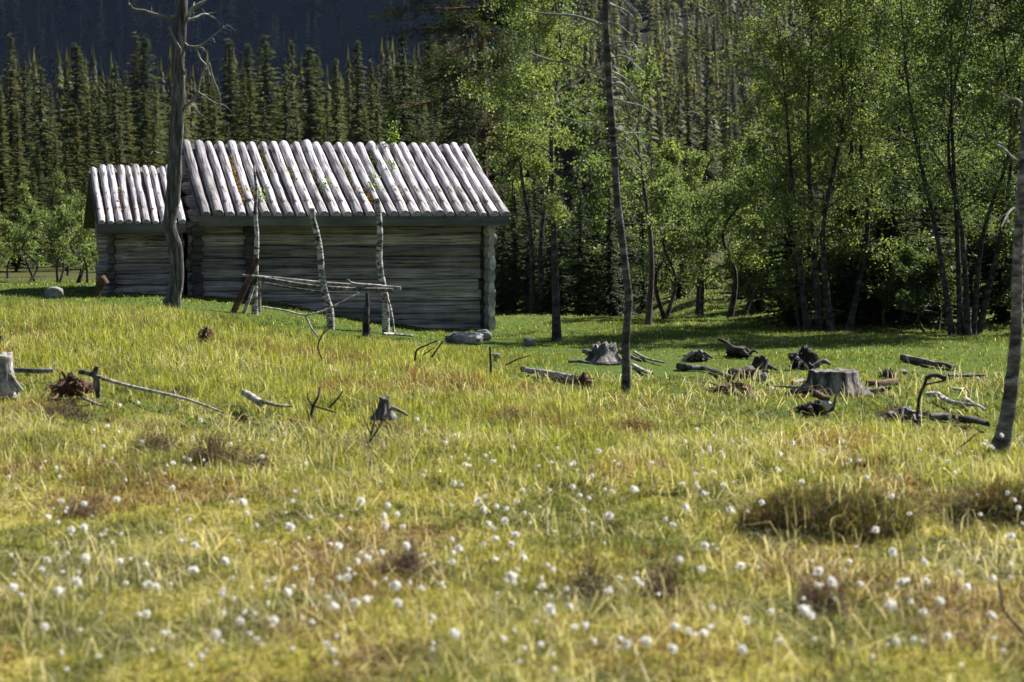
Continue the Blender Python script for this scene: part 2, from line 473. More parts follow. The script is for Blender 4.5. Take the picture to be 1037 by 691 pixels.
ys = [-14.0]
while ys[-1] < 1250:
    y = ys[-1]
    st = .5 if y < 4 else (.07 if y < 13 else (.12 if y < 22 else (.2 if y < 34 else max(.3, (y - 30) * .035))))
    if 690 < y: st = min(st, 8) if y < 950 else 40
    ys.append(y + st)
ys = np.array(ys); nc = 190
tt = np.linspace(-1, 1, nc); tt = np.sign(tt) * (np.abs(tt) ** 1.0)
hw = 10 + .50 * np.maximum(ys, 0)
hw = np.where(ys < 14, 7.0 + .18 * np.maximum(ys, 0), hw)
hw = np.where((ys >= 14) & (ys < 34), 9.52 + (ys - 14) * (27 - 9.52) / 20, hw)
X = hw[:, None] * tt[None, :]; Y = np.repeat(ys[:, None], nc, 1)
Z = H(X, Y)
gm = MB(); ii = np.arange((len(ys) - 1) * nc).reshape(len(ys) - 1, nc)[:, :-1].ravel()
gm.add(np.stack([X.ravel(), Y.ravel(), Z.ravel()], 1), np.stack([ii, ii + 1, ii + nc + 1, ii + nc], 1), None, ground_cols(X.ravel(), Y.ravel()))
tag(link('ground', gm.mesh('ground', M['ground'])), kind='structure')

# ------------------------------------------------------------------ grass (uncountable)
PAL = {'green': (.115, .158, .034), 'lime': (.235, .25, .045), 'straw': (.50, .45, .29), 'olive': (.17, .175, .055), 'red': (.19, .105, .06), 'gold': (.33, .29, .085)}
PAL = {k: np.array(v) for k, v in PAL.items()}
FOOT = (0, 0)
HA = math.atan(558 / F); hut_c, hut_s = cos(HA), sin(HA)
HUT = Vector((-.36, 29.0, 0))
def hut_local(x, y):
    dx, dy = x - HUT.x, y - HUT.y
    return dx * hut_c + dy * hut_s, -dx * hut_s + dy * hut_c

def scatter(n, y0, y1, rs, margin=1.6):
    yy = np.sqrt(rs.rand(n) * (y1 ** 2 - y0 ** 2) + y0 ** 2)
    xx = (rs.rand(n) * 2 - 1) * (.265 * yy + margin)
    lx, ly = hut_local(xx, yy)
    keep = ~((lx > -5.7) & (lx < .1) & (ly > -.08) & (ly < 4.2))
    return xx[keep], yy[keep]

def blades(mb, x, y, length, width, cols, rs, lean=.45, wind=(-.15, -.05)):
    n = len(x); z = H(x, y) - .015
    an = rs.rand(n) * 2 * pi; wa = rs.rand(n) * pi
    b = np.stack([x, y, z], 1)
    le = length[:, None]; ln = (lean * np.abs(rs.normal(size=n)))[:, None]
    d = np.stack([np.cos(an), np.sin(an), np.zeros(n)], 1) * ln + np.array([wind[0], wind[1], 0])
    wv = np.stack([np.cos(wa), np.sin(wa), np.zeros(n)], 1) * width[:, None] * .5
    up = np.array([0, 0, 1.0])
    m = b + (up * .58 + d * .30) * le
    t = b + (up * np.maximum(.30, 1 - .35 * ln ** 1.5) + d * 1.0) * le
    v = np.stack([b - wv, b + wv, m - wv * .8, m + wv * .8, t], 1).reshape(-1, 3)
    k = np.arange(n)[:, None] * 5
    mb.add(v, k + np.array([[0, 1, 3, 2]]), k + np.array([[2, 3, 4]]), np.repeat(cols, 5, 0))

def grass_cols(x, y, rs, kind):
    n = len(x); fg, n1, n2, n3 = palette(x, y)
    r = rs.rand(n)
    c = np.empty((n, 3))
    if kind == 'mid':      # yellow-green sedge of the middle ground, greener towards the hut
        lw = lawn(x, y); gr = np.maximum(ss(y, 19, 25) * .7, lw * .85) + .5 * (n1 - .4)
        c[:] = PAL['lime']; k = r < gr; c[k] = PAL['green']
        k = (rs.rand(n) < (.12 + .25 * ss(n2, .5, .7)) * (1 - .6 * lw)) ; c[k] = PAL['straw'] * .8
        k = (n3 > .62) & (rs.rand(n) < .55 * (1 - lw)) & (y < 21); c[k] = PAL['red']
        k = (n2 < .36) & (rs.rand(n) < .6); c[k] = PAL['olive']
    else:
        c[:] = PAL['olive']
        k = r < .30 + .5 * (n1 - .5); c[k] = PAL['green']
        k = rs.rand(n) < .18; c[k] = PAL['lime']
        k = (rs.rand(n) < .10 + .3 * ss(n3, .5, .68)); c[k] = PAL['straw'] * .8
        k = (n3 > .53) & (rs.rand(n) < .5); c[k] = PAL['red'] * .85
        k = (n2 < .42) & (rs.rand(n) < .6); c[k] = PAL['olive'] * .55
        k = (n1 > .55) & (rs.rand(n) < .5); c[k] = PAL['green'] * .8
        k = (n2 > .55) & (rs.rand(n) < .3); c[k] = PAL['gold']
    return c * (.45 + 1.15 * rs.rand(n) ** 1.4)[:, None]

def build_grass():
    rs = np.random.RandomState(5); mb = MB()
    for (n, y0, y1, l0, l1, w0, w1, kind) in (
            (70000, 5.2, 9, .02, .085, .0022, .004, 'near'), (90000, 8.5, 13.5, .025, .095, .003, .005, 'near'),
            (115000, 11.5, 17, .05, .15, .0028, .005, 'mid'), (140000, 16, 23, .06, .18, .0038, .0065, 'mid'),
            (80000, 22, 30, .06, .17, .006, .011, 'mid'), (60000, 29, 48, .07, .18, .010, .022, 'mid')):
        x, y = scatter(n, y0, y1, rs)
        # tussocks: pull part of the blades to clump centres
        k = rs.rand(len(x)) < .5
        cs = .22
        cx = np.floor(x / cs) * cs + cs * _h(np.floor(x / cs), np.floor(y / cs), 3); cy = np.floor(y / cs) * cs + cs * _h(np.floor(x / cs), np.floor(y / cs), 4)
        x = np.where(k, x * .35 + cx * .65, x); y = np.where(k, y * .35 + cy * .65, y)
        hv = .6 + .8 * fbm(x * 1.1, y * .8, 81)
        L = (l0 + (l1 - l0) * rs.rand(len(x))) * hv
        L = L * (1 - .62 * lawn(x, y))
        for (qx, qy, qr) in CLEAR:
            near = np.exp(-(((x - qx) / qr) ** 2 + ((y - qy + .45) / (qr + .55)) ** 2) ** 2)
            L = L * (1 - .38 * near)
        W = w0 + (w1 - w0) * rs.rand(len(x))
        blades(mb, x, y, L, W, grass_cols(x, y, rs, kind), rs, .62 if kind == 'mid' else 1.05, (-.08, -.05))
    # dead straws, long and bent over
    for (n, y0, y1, w) in ((6500, 5.2, 9, .003), (8000, 8.5, 14, .004), (5000, 13.5, 20, .005)):
        x, y = scatter(n, y0, y1, rs); k = fbm(x * 1.7, y * 1.2, 91) + .25 * rs.rand(n)[:len(x)] > .52; x, y = x[k], y[k]
        c = np.array((.56, .50, .36)) * (.5 + .8 * rs.rand(len(x)))[:, None]
        blades(mb, x, y, .10 + .13 * rs.rand(len(x)), np.full(len(x), w), c, rs, 1.7, (-.1, 0))
    tag(link('meadow_grass', mb.mesh('meadow_grass', M['grass'], False)), 'yellow green grass and straw covering the whole meadow', 'grass', kind='stuff')
    # moss and short growth between the stalks in the foreground
    mb = MB()
    for (n, y0, y1, l0, l1, w) in ((120000, 5.2, 9, .015, .045, .008), (110000, 8.5, 14, .02, .05, .011), (30000, 13, 20, .03, .07, .014)):
        x, y = scatter(n, y0, y1, rs)
        fg, n1, n2, n3 = palette(x, y)
        c = np.where((n2 > .5)[:, None], PAL['gold'] * .95, PAL['olive'] * 1.0)
        rr = (n3 > .55) & (rs.rand(len(x)) < .7); c[rr] = PAL['red'] * .8
        rr = (n2 < .42) & (rs.rand(len(x)) < .7); c[rr] = PAL['olive'] * .5
        k = rs.rand(len(x)) < .25; c[k] = PAL['lime']
        c = c * (.6 + .8 * rs.rand(len(x)))[:, None]
        blades(mb, x, y, l0 + (l1 - l0) * rs.rand(len(x)), np.full(len(x), w), c, rs, .9)
    tag(link('moss', mb.mesh('moss', M['moss'], False)), 'golden and reddish bog moss between the foreground grass stalks', 'moss', kind='stuff')

# ------------------------------------------------------------------ log hut and its annex
def V3(o, pts): return [Vector(p) - Vector(o) for p in pts]

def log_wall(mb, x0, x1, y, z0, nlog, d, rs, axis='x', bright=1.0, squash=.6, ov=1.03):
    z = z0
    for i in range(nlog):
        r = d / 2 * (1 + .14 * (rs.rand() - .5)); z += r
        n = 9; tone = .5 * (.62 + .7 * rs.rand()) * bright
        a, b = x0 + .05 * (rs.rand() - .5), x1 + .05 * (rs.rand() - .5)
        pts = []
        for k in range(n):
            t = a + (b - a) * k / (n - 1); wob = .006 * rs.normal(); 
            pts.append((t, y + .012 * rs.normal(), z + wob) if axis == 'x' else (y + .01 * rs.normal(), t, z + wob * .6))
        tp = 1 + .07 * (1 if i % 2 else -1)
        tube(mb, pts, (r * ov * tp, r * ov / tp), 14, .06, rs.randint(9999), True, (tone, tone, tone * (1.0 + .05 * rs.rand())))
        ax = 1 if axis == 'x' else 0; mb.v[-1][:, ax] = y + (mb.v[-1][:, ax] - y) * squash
        z += r
    return z

def roof_poles(parent_hut, roof, x0, x1, ye, ze, yr, zr, n, rs, dmin, dmax):
    w_ = (x1 - x0) / n
    for i in range(n):
        x = x0 + w_ * (i + .5)
        r = w_ * .5 * (dmin + (dmax - dmin) * rs.rand())
        mb = MB(); over = .05 * rs.normal(); top = .05 * rs.normal()
        ang = atan2(zr - ze, yr - ye); L = sqrt((yr - ye) ** 2 + (zr - ze) ** 2)
        y0, y1 = -.012 - abs(over) * .12, L + .02 + top * .35; skew = .014 * rs.normal(); bow = .012 * rs.normal()
        pts = []
        for k in range(10):
            t = k / 9; pts.append((skew * t + bow * sin(pi * t) + .003 * rs.normal(), y0 + (y1 - y0) * t, (r * .45 + .034) + .004 * rs.normal()))
        tp = .10 * rs.normal()
        tone = .5 * (.68 + .52 * rs.rand())
        if i in (0, 1, n - 1) and n > 15: tone *= .6
        tube(mb, pts, [r * (1.0 + tp * (.5 - k / 9)) * (1 + .02 * rs.normal()) for k in range(10)], 12, .05, rs.randint(9999), True, (tone, tone * .985, tone * 1.02))
        o = link('roof_pole', mb.mesh('roof_pole', M['pole']), roof, (x, ye, ze)); o.rotation_euler = (ang, 0, 0)

def moss_bits(name, parent, x0, x1, ye, ze, yr, zr, n, rs, spots):
    d = np.array([0, yr - ye, zr - ze]); up = np.array([0, -d[2], d[1]]) / np.linalg.norm(d)
    for q, (sx, st, sl, cnt, kind) in enumerate(spots):
        x = sx + .018 * rs.normal(size=cnt); t = st + sl * .42 * (rs.rand(cnt) * 2 - 1)
        p = np.stack([x, ye + d[1] * t, ze + d[2] * t], 1) + up * (.02 + .08 * rs.rand(cnt))[:, None]
        base = np.array((.22, .13, .045)) if kind == 'o' else np.array((.09, .10, .03))
        mb = MB(); leaves(mb, p, .042, base * (.5 + .8 * rs.rand(cnt))[:, None], 3 + q, .8)
        link('moss_patch', mb.mesh('moss_patch', M['moss'], False), parent)

def build_hut():
    rs = np.random.RandomState(12)
    t = thing('log_hut', 'large weathered log hut with pole roof, behind the birch post rack', 'hut', HUT, rz=HA)
    XL, DEP = -4.25, 3.9; d = .166; z0 = -.12; nl = 10
    mb = MB(); log_wall(mb, XL - .12, -.13, 0, z0, nl, d, rs); link('front_wall', mb.mesh('front_wall', M['log']), t)
    mb = MB(); log_wall(mb, -.17, .10, .07, z0, nl, d, rs, 'x', .35); link('corner_notch_shade', mb.mesh('corner_notch_shade', M['log']), t)  # darkened log stubs paint the shade of the notched corner
    mb = MB(); log_wall(mb, XL + .2, .05, DEP, z0, nl, d, rs); link('back_wall', mb.mesh('back_wall', M['log']), t)
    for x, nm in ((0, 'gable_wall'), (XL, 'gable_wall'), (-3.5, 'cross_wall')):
        mb = MB(); log_wall(mb, -.26 if x == 0 else -.15, DEP + .2, x, z0 - d * .45, nl, d, rs, 'y', 1.2 if x == 0 else .22, .5 if x == 0 else .85, 1.22)  # right gable paled for sunlight; the others are dark wood deepened for shade
        o = link(nm, mb.mesh(nm, M['logend_sunlit'] if x == 0 else M['log']), t)
    # gables above the walls
    for x in (.0, XL):
        mb = MB(); zt = 1.52
        for k in range(5):
            z = zt + .2 * k + .1; hw_ = (2.62 - z) / (1.22 / 2.4)
            if hw_ < .15: break
            tube(mb, [(x, 1.95 - hw_, z), (x, 1.95, z), (x, 1.95 + hw_, z)], (.1, .1), 10, .06, k)
        link('gable', mb.mesh('gable', M['log']), t)
    # roof: deck with poles on both slopes
    ye, ze, yr, zr = -.45, 1.575, 1.95, 2.63; x0, x1 = -4.24, .23
    mb = MB()
    for (ya, za, yb, zb) in ((ye, ze, yr, zr), (DEP - ye, ze, yr, zr)):
        th = .05
        v = [(x0, ya, za), (x1, ya, za), (x1, yb, zb), (x0, yb, zb), (x0, ya, za - th), (x1, ya, za - th), (x1, yb, zb - th), (x0, yb, zb - th)]
        mb.add(v, [(0, 1, 2, 3), (4, 7, 6, 5), (0, 4, 5, 1), (1, 5, 6, 2), (3, 7, 4, 0)])
    roof = link('roof', mb.mesh('roof', M['darkwood'], False), t)
    roof_poles(t, roof, x0, x1, ye, ze, yr, zr, 27, rs, .66, .90)
    mb = MB()
    for i in range(27):
        x = x0 + (x1 - x0) * (i + .5) / 27
        tube(mb, [(x, DEP - ye, ze + .05), (x, yr + .06, zr + .02)], (.085, .085), 9, .05, i)
    link('back_slope', mb.mesh('back_slope', M['pole']), roof)
    mb = MB(); box(mb, x0 - .02, x1 - .03, ye - .055, ye - .030, ze - .10, ze + .035)
    link('eave_board', mb.mesh('eave_board', M['darkwood'], False), t)
    mb = MB(); tube(mb, [(x0 + .03, -.18, 1.55), (-2, -.17, 1.54), (x1 - .02, -.18, 1.555)], (.075, .07), 10, .06, 4)
    link('eave_beam', mb.mesh('eave_beam', M['log']), t)
    mb = MB()
    for x in (-3.9, -3.2, -2.4, -1.5, -.6):
        mb = MB(); tube(mb, [(x, -.42, 1.495), (x, .3, 1.63)], (.03, .03), 6); link('rafter', mb.mesh('rafter', M['darkwood']), t)
    n = 27; wx = (x1 - x0) / n
    moss_bits('roof_moss', roof, x0, x1, ye, ze, yr, zr, 1, rs,
              [(x0 + wx * 4, .45, .75, 520, 'o'), (x0 + wx * 5, .22, .3, 160, 'o'), (x0 + wx * 11, .4, .5, 120, 'g'), (x0 + wx * 14, .5, .4, 140, 'g'), (x0 + wx * 17, .8, .25, 120, 'g'),
               (x0 + wx * 15, .22, .25, 110, 'o'), (x0 + wx * 9, .55, .28, 140, 'g'), (x0 + wx * 18, .25, .3, 110, 'o'), (x0 + wx * 7, .7, .34, 150, 'g')])
    # solid dark block painting the shade of an air gap at the lowest log
    mb = MB(); box(mb, -1.7, -1.35, -.13, -.095, -.05, .05)
    link('vent_hole_shade', mb.mesh('vent_hole_shade', M['dark'], False), t)
    # ---------------- annex
    a = thing('log_shed', 'small low log shed with pale pole roof, left of the larger hut', 'shed', HUT + Vector((-5.0 * hut_c, -5.0 * hut_s, 0)), rz=HA)
    ox = 5.0
    XA, XB, DA = -5.5 + ox, -4.5 + ox, 3.0
    mb = MB(); log_wall(mb, XA - .12, XB + .06, 0, .0, 9, .163, rs); link('front_wall', mb.mesh('front_wall', M['log']), a)
    mb = MB(); log_wall(mb, XA + .75, XB + .06, DA, .0, 9, .163, rs); link('back_wall', mb.mesh('back_wall', M['log']), a)
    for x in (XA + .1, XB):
        mb = MB(); log_wall(mb, -.16, DA + .1, 0, -.08, 9, .163, rs, 'y', .3)  # dark end logs, with shade put into their tone
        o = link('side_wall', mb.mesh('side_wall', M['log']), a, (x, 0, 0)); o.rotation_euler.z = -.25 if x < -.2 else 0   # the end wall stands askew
    ye, ze, yr, zr = -.40, 1.475, 1.17, 2.25; x0, x1 = -5.64 + ox, -4.42 + ox
    mb = MB()
    for (ya, za, yb, zb) in ((ye, ze, yr, zr), (2 * yr - ye, ze, yr, zr)):
        th = .05
        v = [(x0, ya, za), (x1, ya, za), (x1, yb, zb), (x0, yb, zb), (x0, ya, za - th), (x1, ya, za - th), (x1, yb, zb - th), (x0, yb, zb - th)]
        mb.add(v, [(0, 1, 2, 3), (4, 7, 6, 5), (0, 4, 5, 1), (1, 5, 6, 2), (3, 7, 4, 0)])
    roof = link('roof', mb.mesh('roof', M['darkwood'], False), a)
    roof_poles(a, roof, x0, x1, ye, ze, yr, zr, 10, rs, .60, .90)
    mb = MB()
    for i in range(9):
        x = x0 + (x1 - x0) * (i + .5) / 9; tube(mb, [(x, 2 * yr - ye, ze + .05), (x, yr + .05, zr + .02)], (.06, .06), 9, .05, i)
    link('back_slope', mb.mesh('back_slope', M['pole']), roof)
    mb = MB(); box(mb, x0 - .01, x1 - .02, ye - .055, ye - .030, ze - .09, ze + .03)
    link('eave_board', mb.mesh('eave_board', M['darkwood'], False), a)
    mb = MB()
    for x in (XA + .1, XB):
        for k in range(4):
            z = 1.5 + .17 * k; hw_ = max(.1, (2.2 - z) / (.825 / 1.57)); tube(mb, [(x, yr - hw_, z), (x, yr + hw_, z)], (.085, .085), 9)
    link('gable', mb.mesh('gable', M['log']), a)
    moss_bits('roof_moss', roof, x0, x1, ye, ze, yr, zr, 1, rs, [(x0 + .122 * 3, .35, .5, 120, 'o'), (x0 + .122 * 5, .2, .4, 90, 'o')])
build_hut()

def hutw(x, y, z): return Vector((HUT.x + x * hut_c - y * hut_s, HUT.y + x * hut_s + y * hut_c, HUT.z + z))

# birch seedlings rooted between the roof poles
def seedling(label, p, h, nl, seed):
    rs = np.random.RandomState(seed); tb, cr = MB(), MB(); pos = []
    for k in range(3):
        lp = limb_pts((0, 0, 0), (rs.normal() * .35, -.15 + rs.normal() * .2, 1), h * (.7 + .4 * rs.rand()), 0, rs, 5); tube(tb, lp, (.006, .002), 4, cap=False)
        pos += [tuple(lp[i]) for i in range(1, 6)]
    pos = np.array(pos); k = rs.randint(0, len(pos), nl); q = pos[k] + rs.normal(size=(nl, 3)) * .045
    leaves(cr, q, .042, leafcols(nl, rs, (.06, .11, .02), (.15, .2, .035), q), seed)
    t = thing('birch_seedling', label, 'seedling', p)
    link('stem', tb.mesh('stem', M['twig']), t); link('foliage', cr.mesh('foliage', M['birch_leaf'], False), t)
seedling('birch seedling growing at the ridge of the pole roof', hutw(-1.02, 1.86, 2.72), .36, 90, 1)
seedling('leafy seedling on the roof beside the thin top of the rack post nearest the snag', hutw(-3.33, -.05, 1.82), .30, 70, 2)
seedling('leafy seedling halfway up the roof above the rack post with the strut', hutw(-1.72, .25, 1.97), .28, 60, 3)
seedling('small seedling in a roof joint just under the ridge seedling', hutw(-1.20, .95, 2.3), .16, 40, 4)
seedling('small seedling in a roof joint above the middle rack post', hutw(-2.35, .35, 2.02), .16, 40, 5)

# ------------------------------------------------------------------ things drawn from pixels
def wpath(px, D, dd=None):
    """pixel path at depth D -> world points; dd adds depth per point"""
    return [at(u, v, D + (dd[i] if dd else 0)) for i, (u, v) in enumerate(px)]

def stick(name, label, cat, px, rpx, material, D=None, ground=False, lift=.0, rough=.12, seed=1, sides=8, n=None, dd=None, extra=(), group=None):
    """one branch, log or pole as one mesh; on the ground its ends are placed where the pixels meet the meadow"""
    if ground:
        pts = []
        for (u, v) in px: q = P(u, v); pts.append(q)
        Dm = sum(p.y for p in pts) / len(pts)
        pts = [p + Vector((0, 0, lift + rpx[0] * Dm / F * .5)) for p in pts]
    else:
        Dm = D; pts = wpath(px, D, dd)
    org = pts[0].copy(); org.z = gz(org.x, org.y) if ground else pts[0].z
    if ground:
        for a, b in zip(pts[:-1], pts[1:]):
            m = (a + b) / 2; CLEAR.append((m.x, m.y, (b - a).length * .6 + .05))
    mb = MB(); pts = [p - org for p in pts]
    n = n or (len(pts) - 1) * 4
    c = catmull(pts, n) if n > 1 else pts
    if not ground: dd = None
    tube(mb, c, (rpx[0] * Dm / F, rpx[1] * Dm / F), sides, rough, seed)
    for (epx, er) in extra:
        if ground: ep = [P(u, v) + Vector((0, 0, lift + er[0] * Dm / F * .5)) for (u, v) in epx]
        else: ep = [at(u, v, D) for (u, v) in epx]
        ep = [p - org for p in ep]; tube(mb, catmull(ep, (len(ep) - 1) * 3), (er[0] * Dm / F, er[1] * Dm / F), 6, rough, seed + 5)
    return tag(link(name, mb.mesh(name, M[material]), None, org), label, cat, group)

def raised(name, label, cat, base, px, rpx, material, extra=(), seed=1, rough=.12, sides=8):
    """standing or jutting branch: rooted at ground pixel base, its path drawn at that depth"""
    b = P(*base)
    return stick(name, label, cat, px, rpx, material, D=b.y, extra=extra, seed=seed, rough=rough, sides=sides)

# the rack of birch posts in front of the hut
def rack():
    D = 27.0; base = P(334, 331)
    b1, b2, b3 = P(258, 317), P(334, 331), P(391, 337)
    t = thing('post_rack', 'rack of three crooked birch posts with grey rails before the hut', 'rack', b2)
    def part(name, px, rp, m, Ds, seed, rough=.14, sides=9, lab=None):
        pts = [at(u, v, Ds[0] + (Ds[1] - Ds[0]) * i / (len(px) - 1)) - b2 for i, (u, v) in enumerate(px)]
        mb = MB(); n = max(2, (len(px) - 1) * 4); c = catmull(pts, n)
        rr = [rp[0] + (rp[1] - rp[0]) * i / n for i in range(n + 1)]
        tube(mb, c, [r * Ds[0] / F for r in rr], sides, rough, seed)
        o = link(name, mb.mesh(name, M[m]), t)
        if lab: o['label'] = lab
    D1, D2, D3 = b1.y, b2.y, b3.y
    part('post', [(258, 320), (258, 296), (259, 270), (260, 240), (258.5, 215), (259.5, 192), (258, 178), (257, 166)], (3.6, 1.0), 'birch', (D1, D1), 1)
    part('post', [(335, 334), (334, 315), (329, 295), (326, 278), (324, 255), (321, 238), (317, 222), (316, 211)], (4.2, 2.9), 'birch', (D2, D2), 2)
    part('post', [(391, 340), (391, 320), (390, 300), (387, 284), (384, 262), (385, 240), (384, 220), (382, 201)], (4.2, 2.8), 'birch', (D3, D3), 3)
    part('rail', [(240, 278.5), (285, 282.5), (335, 287.5), (406, 292)], (1.3, 2.0), 'pale', (D1 - .15, D3 - .15), 4)
    part('rail', [(258, 280), (310, 289), (350, 292.5), (398, 294)], (1.4, 2.0), 'grey', (D1 - .22, D3 - .2), 5)
    part('rail', [(268, 287), (300, 292.5), (330, 296), (362, 297)], (1.2, .9), 'grey', (D1 + .1, D3 + .1), 6)
    part('rail', [(352, 283), (358, 287), (386, 289.5)], (1.1, 1.4), 'pale', (D2 - .2, D3 - .2), 7)
    part('brace', [(236, 318), (248, 292), (261, 262)], (3.4, 3.0), 'brown', (D1 - .25, D1 - .1), 8, .1, 5, 'flat dark brown board leaning on a birch post')
    part('stake', [(246.5, 319), (252, 304), (257, 290)], (2.4, 1.6), 'pale', (D1 - .15, D1 - .05), 9)
    part('stake', [(263, 316), (263, 285)], (1.5, 1.2), 'pale', (D1 + .05, D1 + .05), 10)
    part('strut', [(399, 337), (396, 315), (391, 297)], (1.3, 1.0), 'birch', (D3 - .15, D3 - .05), 11)
rack()
b_ = P(320, 347)
stick('dead_branch', 'thin dead branch slung beneath the rack rails with forked legs', 'branch', [(266, 311), (290, 315), (309, 319), (330, 314), (350, 304), (364, 297)], (1.0, 1.0), 'pale', D=b_.y + .3,
      extra=(([(309, 319), (316, 333), (323, 343), (319, 353)], (1.2, .8)), ([(334, 322), (328, 336), (320, 352)], (.9, .6))), sides=6)
raised('charred_stake', 'dark charred stake upright between the middle and last rack posts', 'stake', (371, 338), [(371, 341), (371, 330), (371, 318), (372, 305), (371.5, 296)], (5.2, 1.3), 'dark', rough=.3)
stick('plank', 'short pale plank lying at the foot of the last rack post', 'plank', [(388, 339), (402, 339.5), (418, 341)], (1.7, 1.5), 'pale', ground=True, sides=5)
raised('leaning_post', 'leaning sawn post with a dark round end beside the shed corner', 'post', (97, 300), [(96, 303), (99, 294), (103, 286)], (4.0, 4.2), 'brown',
       extra=(([(101, 283), (104, 286), (106, 289)], (6.5, 5.5)),), seed=3)

# ------------------------------------------------------------------ stumps, roots, logs and stones
def lump(mb, c, r, seed, col=None, amp=.35, seg=14, rings=9, flat=0):
    rs = np.random.RandomState(seed); V = []; c = np.array(c, float); r = np.broadcast_to(np.array(r, float), (3,))
    off = rs.rand() * 50
    for i in range(rings + 1):
        th = pi * i / rings
        for k in range(seg):
            ph = 2 * pi * k / seg + .5 * i; d = np.array([sin(th) * cos(ph), sin(th) * sin(ph), cos(th)])
            n = fbm(np.array([d[0] * 1.5 + off]), np.array([d[1] * 1.5 + d[2] * 2.3 + off]), seed % 50, 3)[0]
            if flat: d = np.sign(d) * np.abs(d) ** flat
            V.append(c + d * r * (1 + amp * 2 * (n - .5) + amp * .35 * rs.normal() * (amp > .5)))
    q = [(i * seg + k, i * seg + (k + 1) % seg, (i + 1) * seg + (k + 1) % seg, (i + 1) * seg + k) for i in range(rings) for k in range(seg)]
    mb.add(V, q, None, col)

def stump(label, base, hpx, wtop, wbase, roots, material='grey', seed=1, jag=.15, tilt=(0, 0), name='stump', spikes=()):
    """hollow topped stump; base = pixel at its foot; sizes in pixels; roots = (pixel path, radii in px)"""
    b = P(*base); k = b.y / F; rs = np.random.RandomState(seed); CLEAR.append((b.x, b.y, wbase * k * .8))
    t = thing(name, label, 'stump', b)
    h = hpx * k; rt, rb = wtop * k / 2, wbase * k / 2; seg = 28; rings = 9; V = []; mb = MB()
    fl = fbm(np.linspace(0, 7, seg, endpoint=False), np.zeros(seg), seed, 2) - .5
    fine = (rs.rand(seg) - .5) * 1.9
    top = (rs.rand(seg) - .5) * jag * h + (fl * jag * h * 1.5)
    prof = [(-.12, 1.05), (0, 1.0), (.08, .84), (.2, .62), (.35, .42), (.55, .22), (.75, .08), (.92, .02), (1.0, 0)]
    for (fz, fr) in prof:
        r = rt + (rb - rt) * fr
        for j in range(seg):
            a = 2 * pi * j / seg
            rr = r * (1 + fl[j] * (.3 + .6 * fr) + fine[j] * .10)
            z = fz * h + (top[j] if fz > .6 else 0) * max(0, (fz - .6) / .4)
            V.append((rr * cos(a) + tilt[0] * fz * h, rr * sin(a) * .9 + tilt[1] * fz * h, z))
    inner = []
    for (fr, dz) in ((.86, .01), (.5, -.06), (0.1, -.08)):
        for j in range(seg):
            a = 2 * pi * j / seg; rr = rt * fr * (1 + fl[j] * .3)
            V.append((rr * cos(a) + tilt[0] * h, rr * sin(a) * .9 + tilt[1] * h, h + dz * h + top[j] * fr * .9))
    nr = len(prof) + 3
    q = [(i * seg + j, i * seg + (j + 1) % seg, (i + 1) * seg + (j + 1) % seg, (i + 1) * seg + j) for i in range(nr - 1) for j in range(seg)]
    mb.add(V, q)
    link('stump_body', mb.mesh('stump_body', M[material]), t)
    for i, (px, r) in enumerate(roots):
        mb = MB(); pts = []
        for (u, v) in px:
            d = ray(u, v); pts.append(CAM + d * ((b.y - .02) / d.y) - b)
        n = max(3, (len(px) - 1) * 4); tube(mb, catmull(pts, n), (r[0] * k, r[1] * k), 8, .22, seed + i)
        link('root', mb.mesh('root', M[material]), t)
    for i, (px, r) in enumerate(spikes):
        mb = MB(); pts = [at(u, v, b.y) - b for (u, v) in px]; tube(mb, catmull(pts, 6), (r[0] * k, r[1] * k), 6, .3, seed + 20 + i)
        link('splinter', mb.mesh('splinter', M[material]), t)
    return t

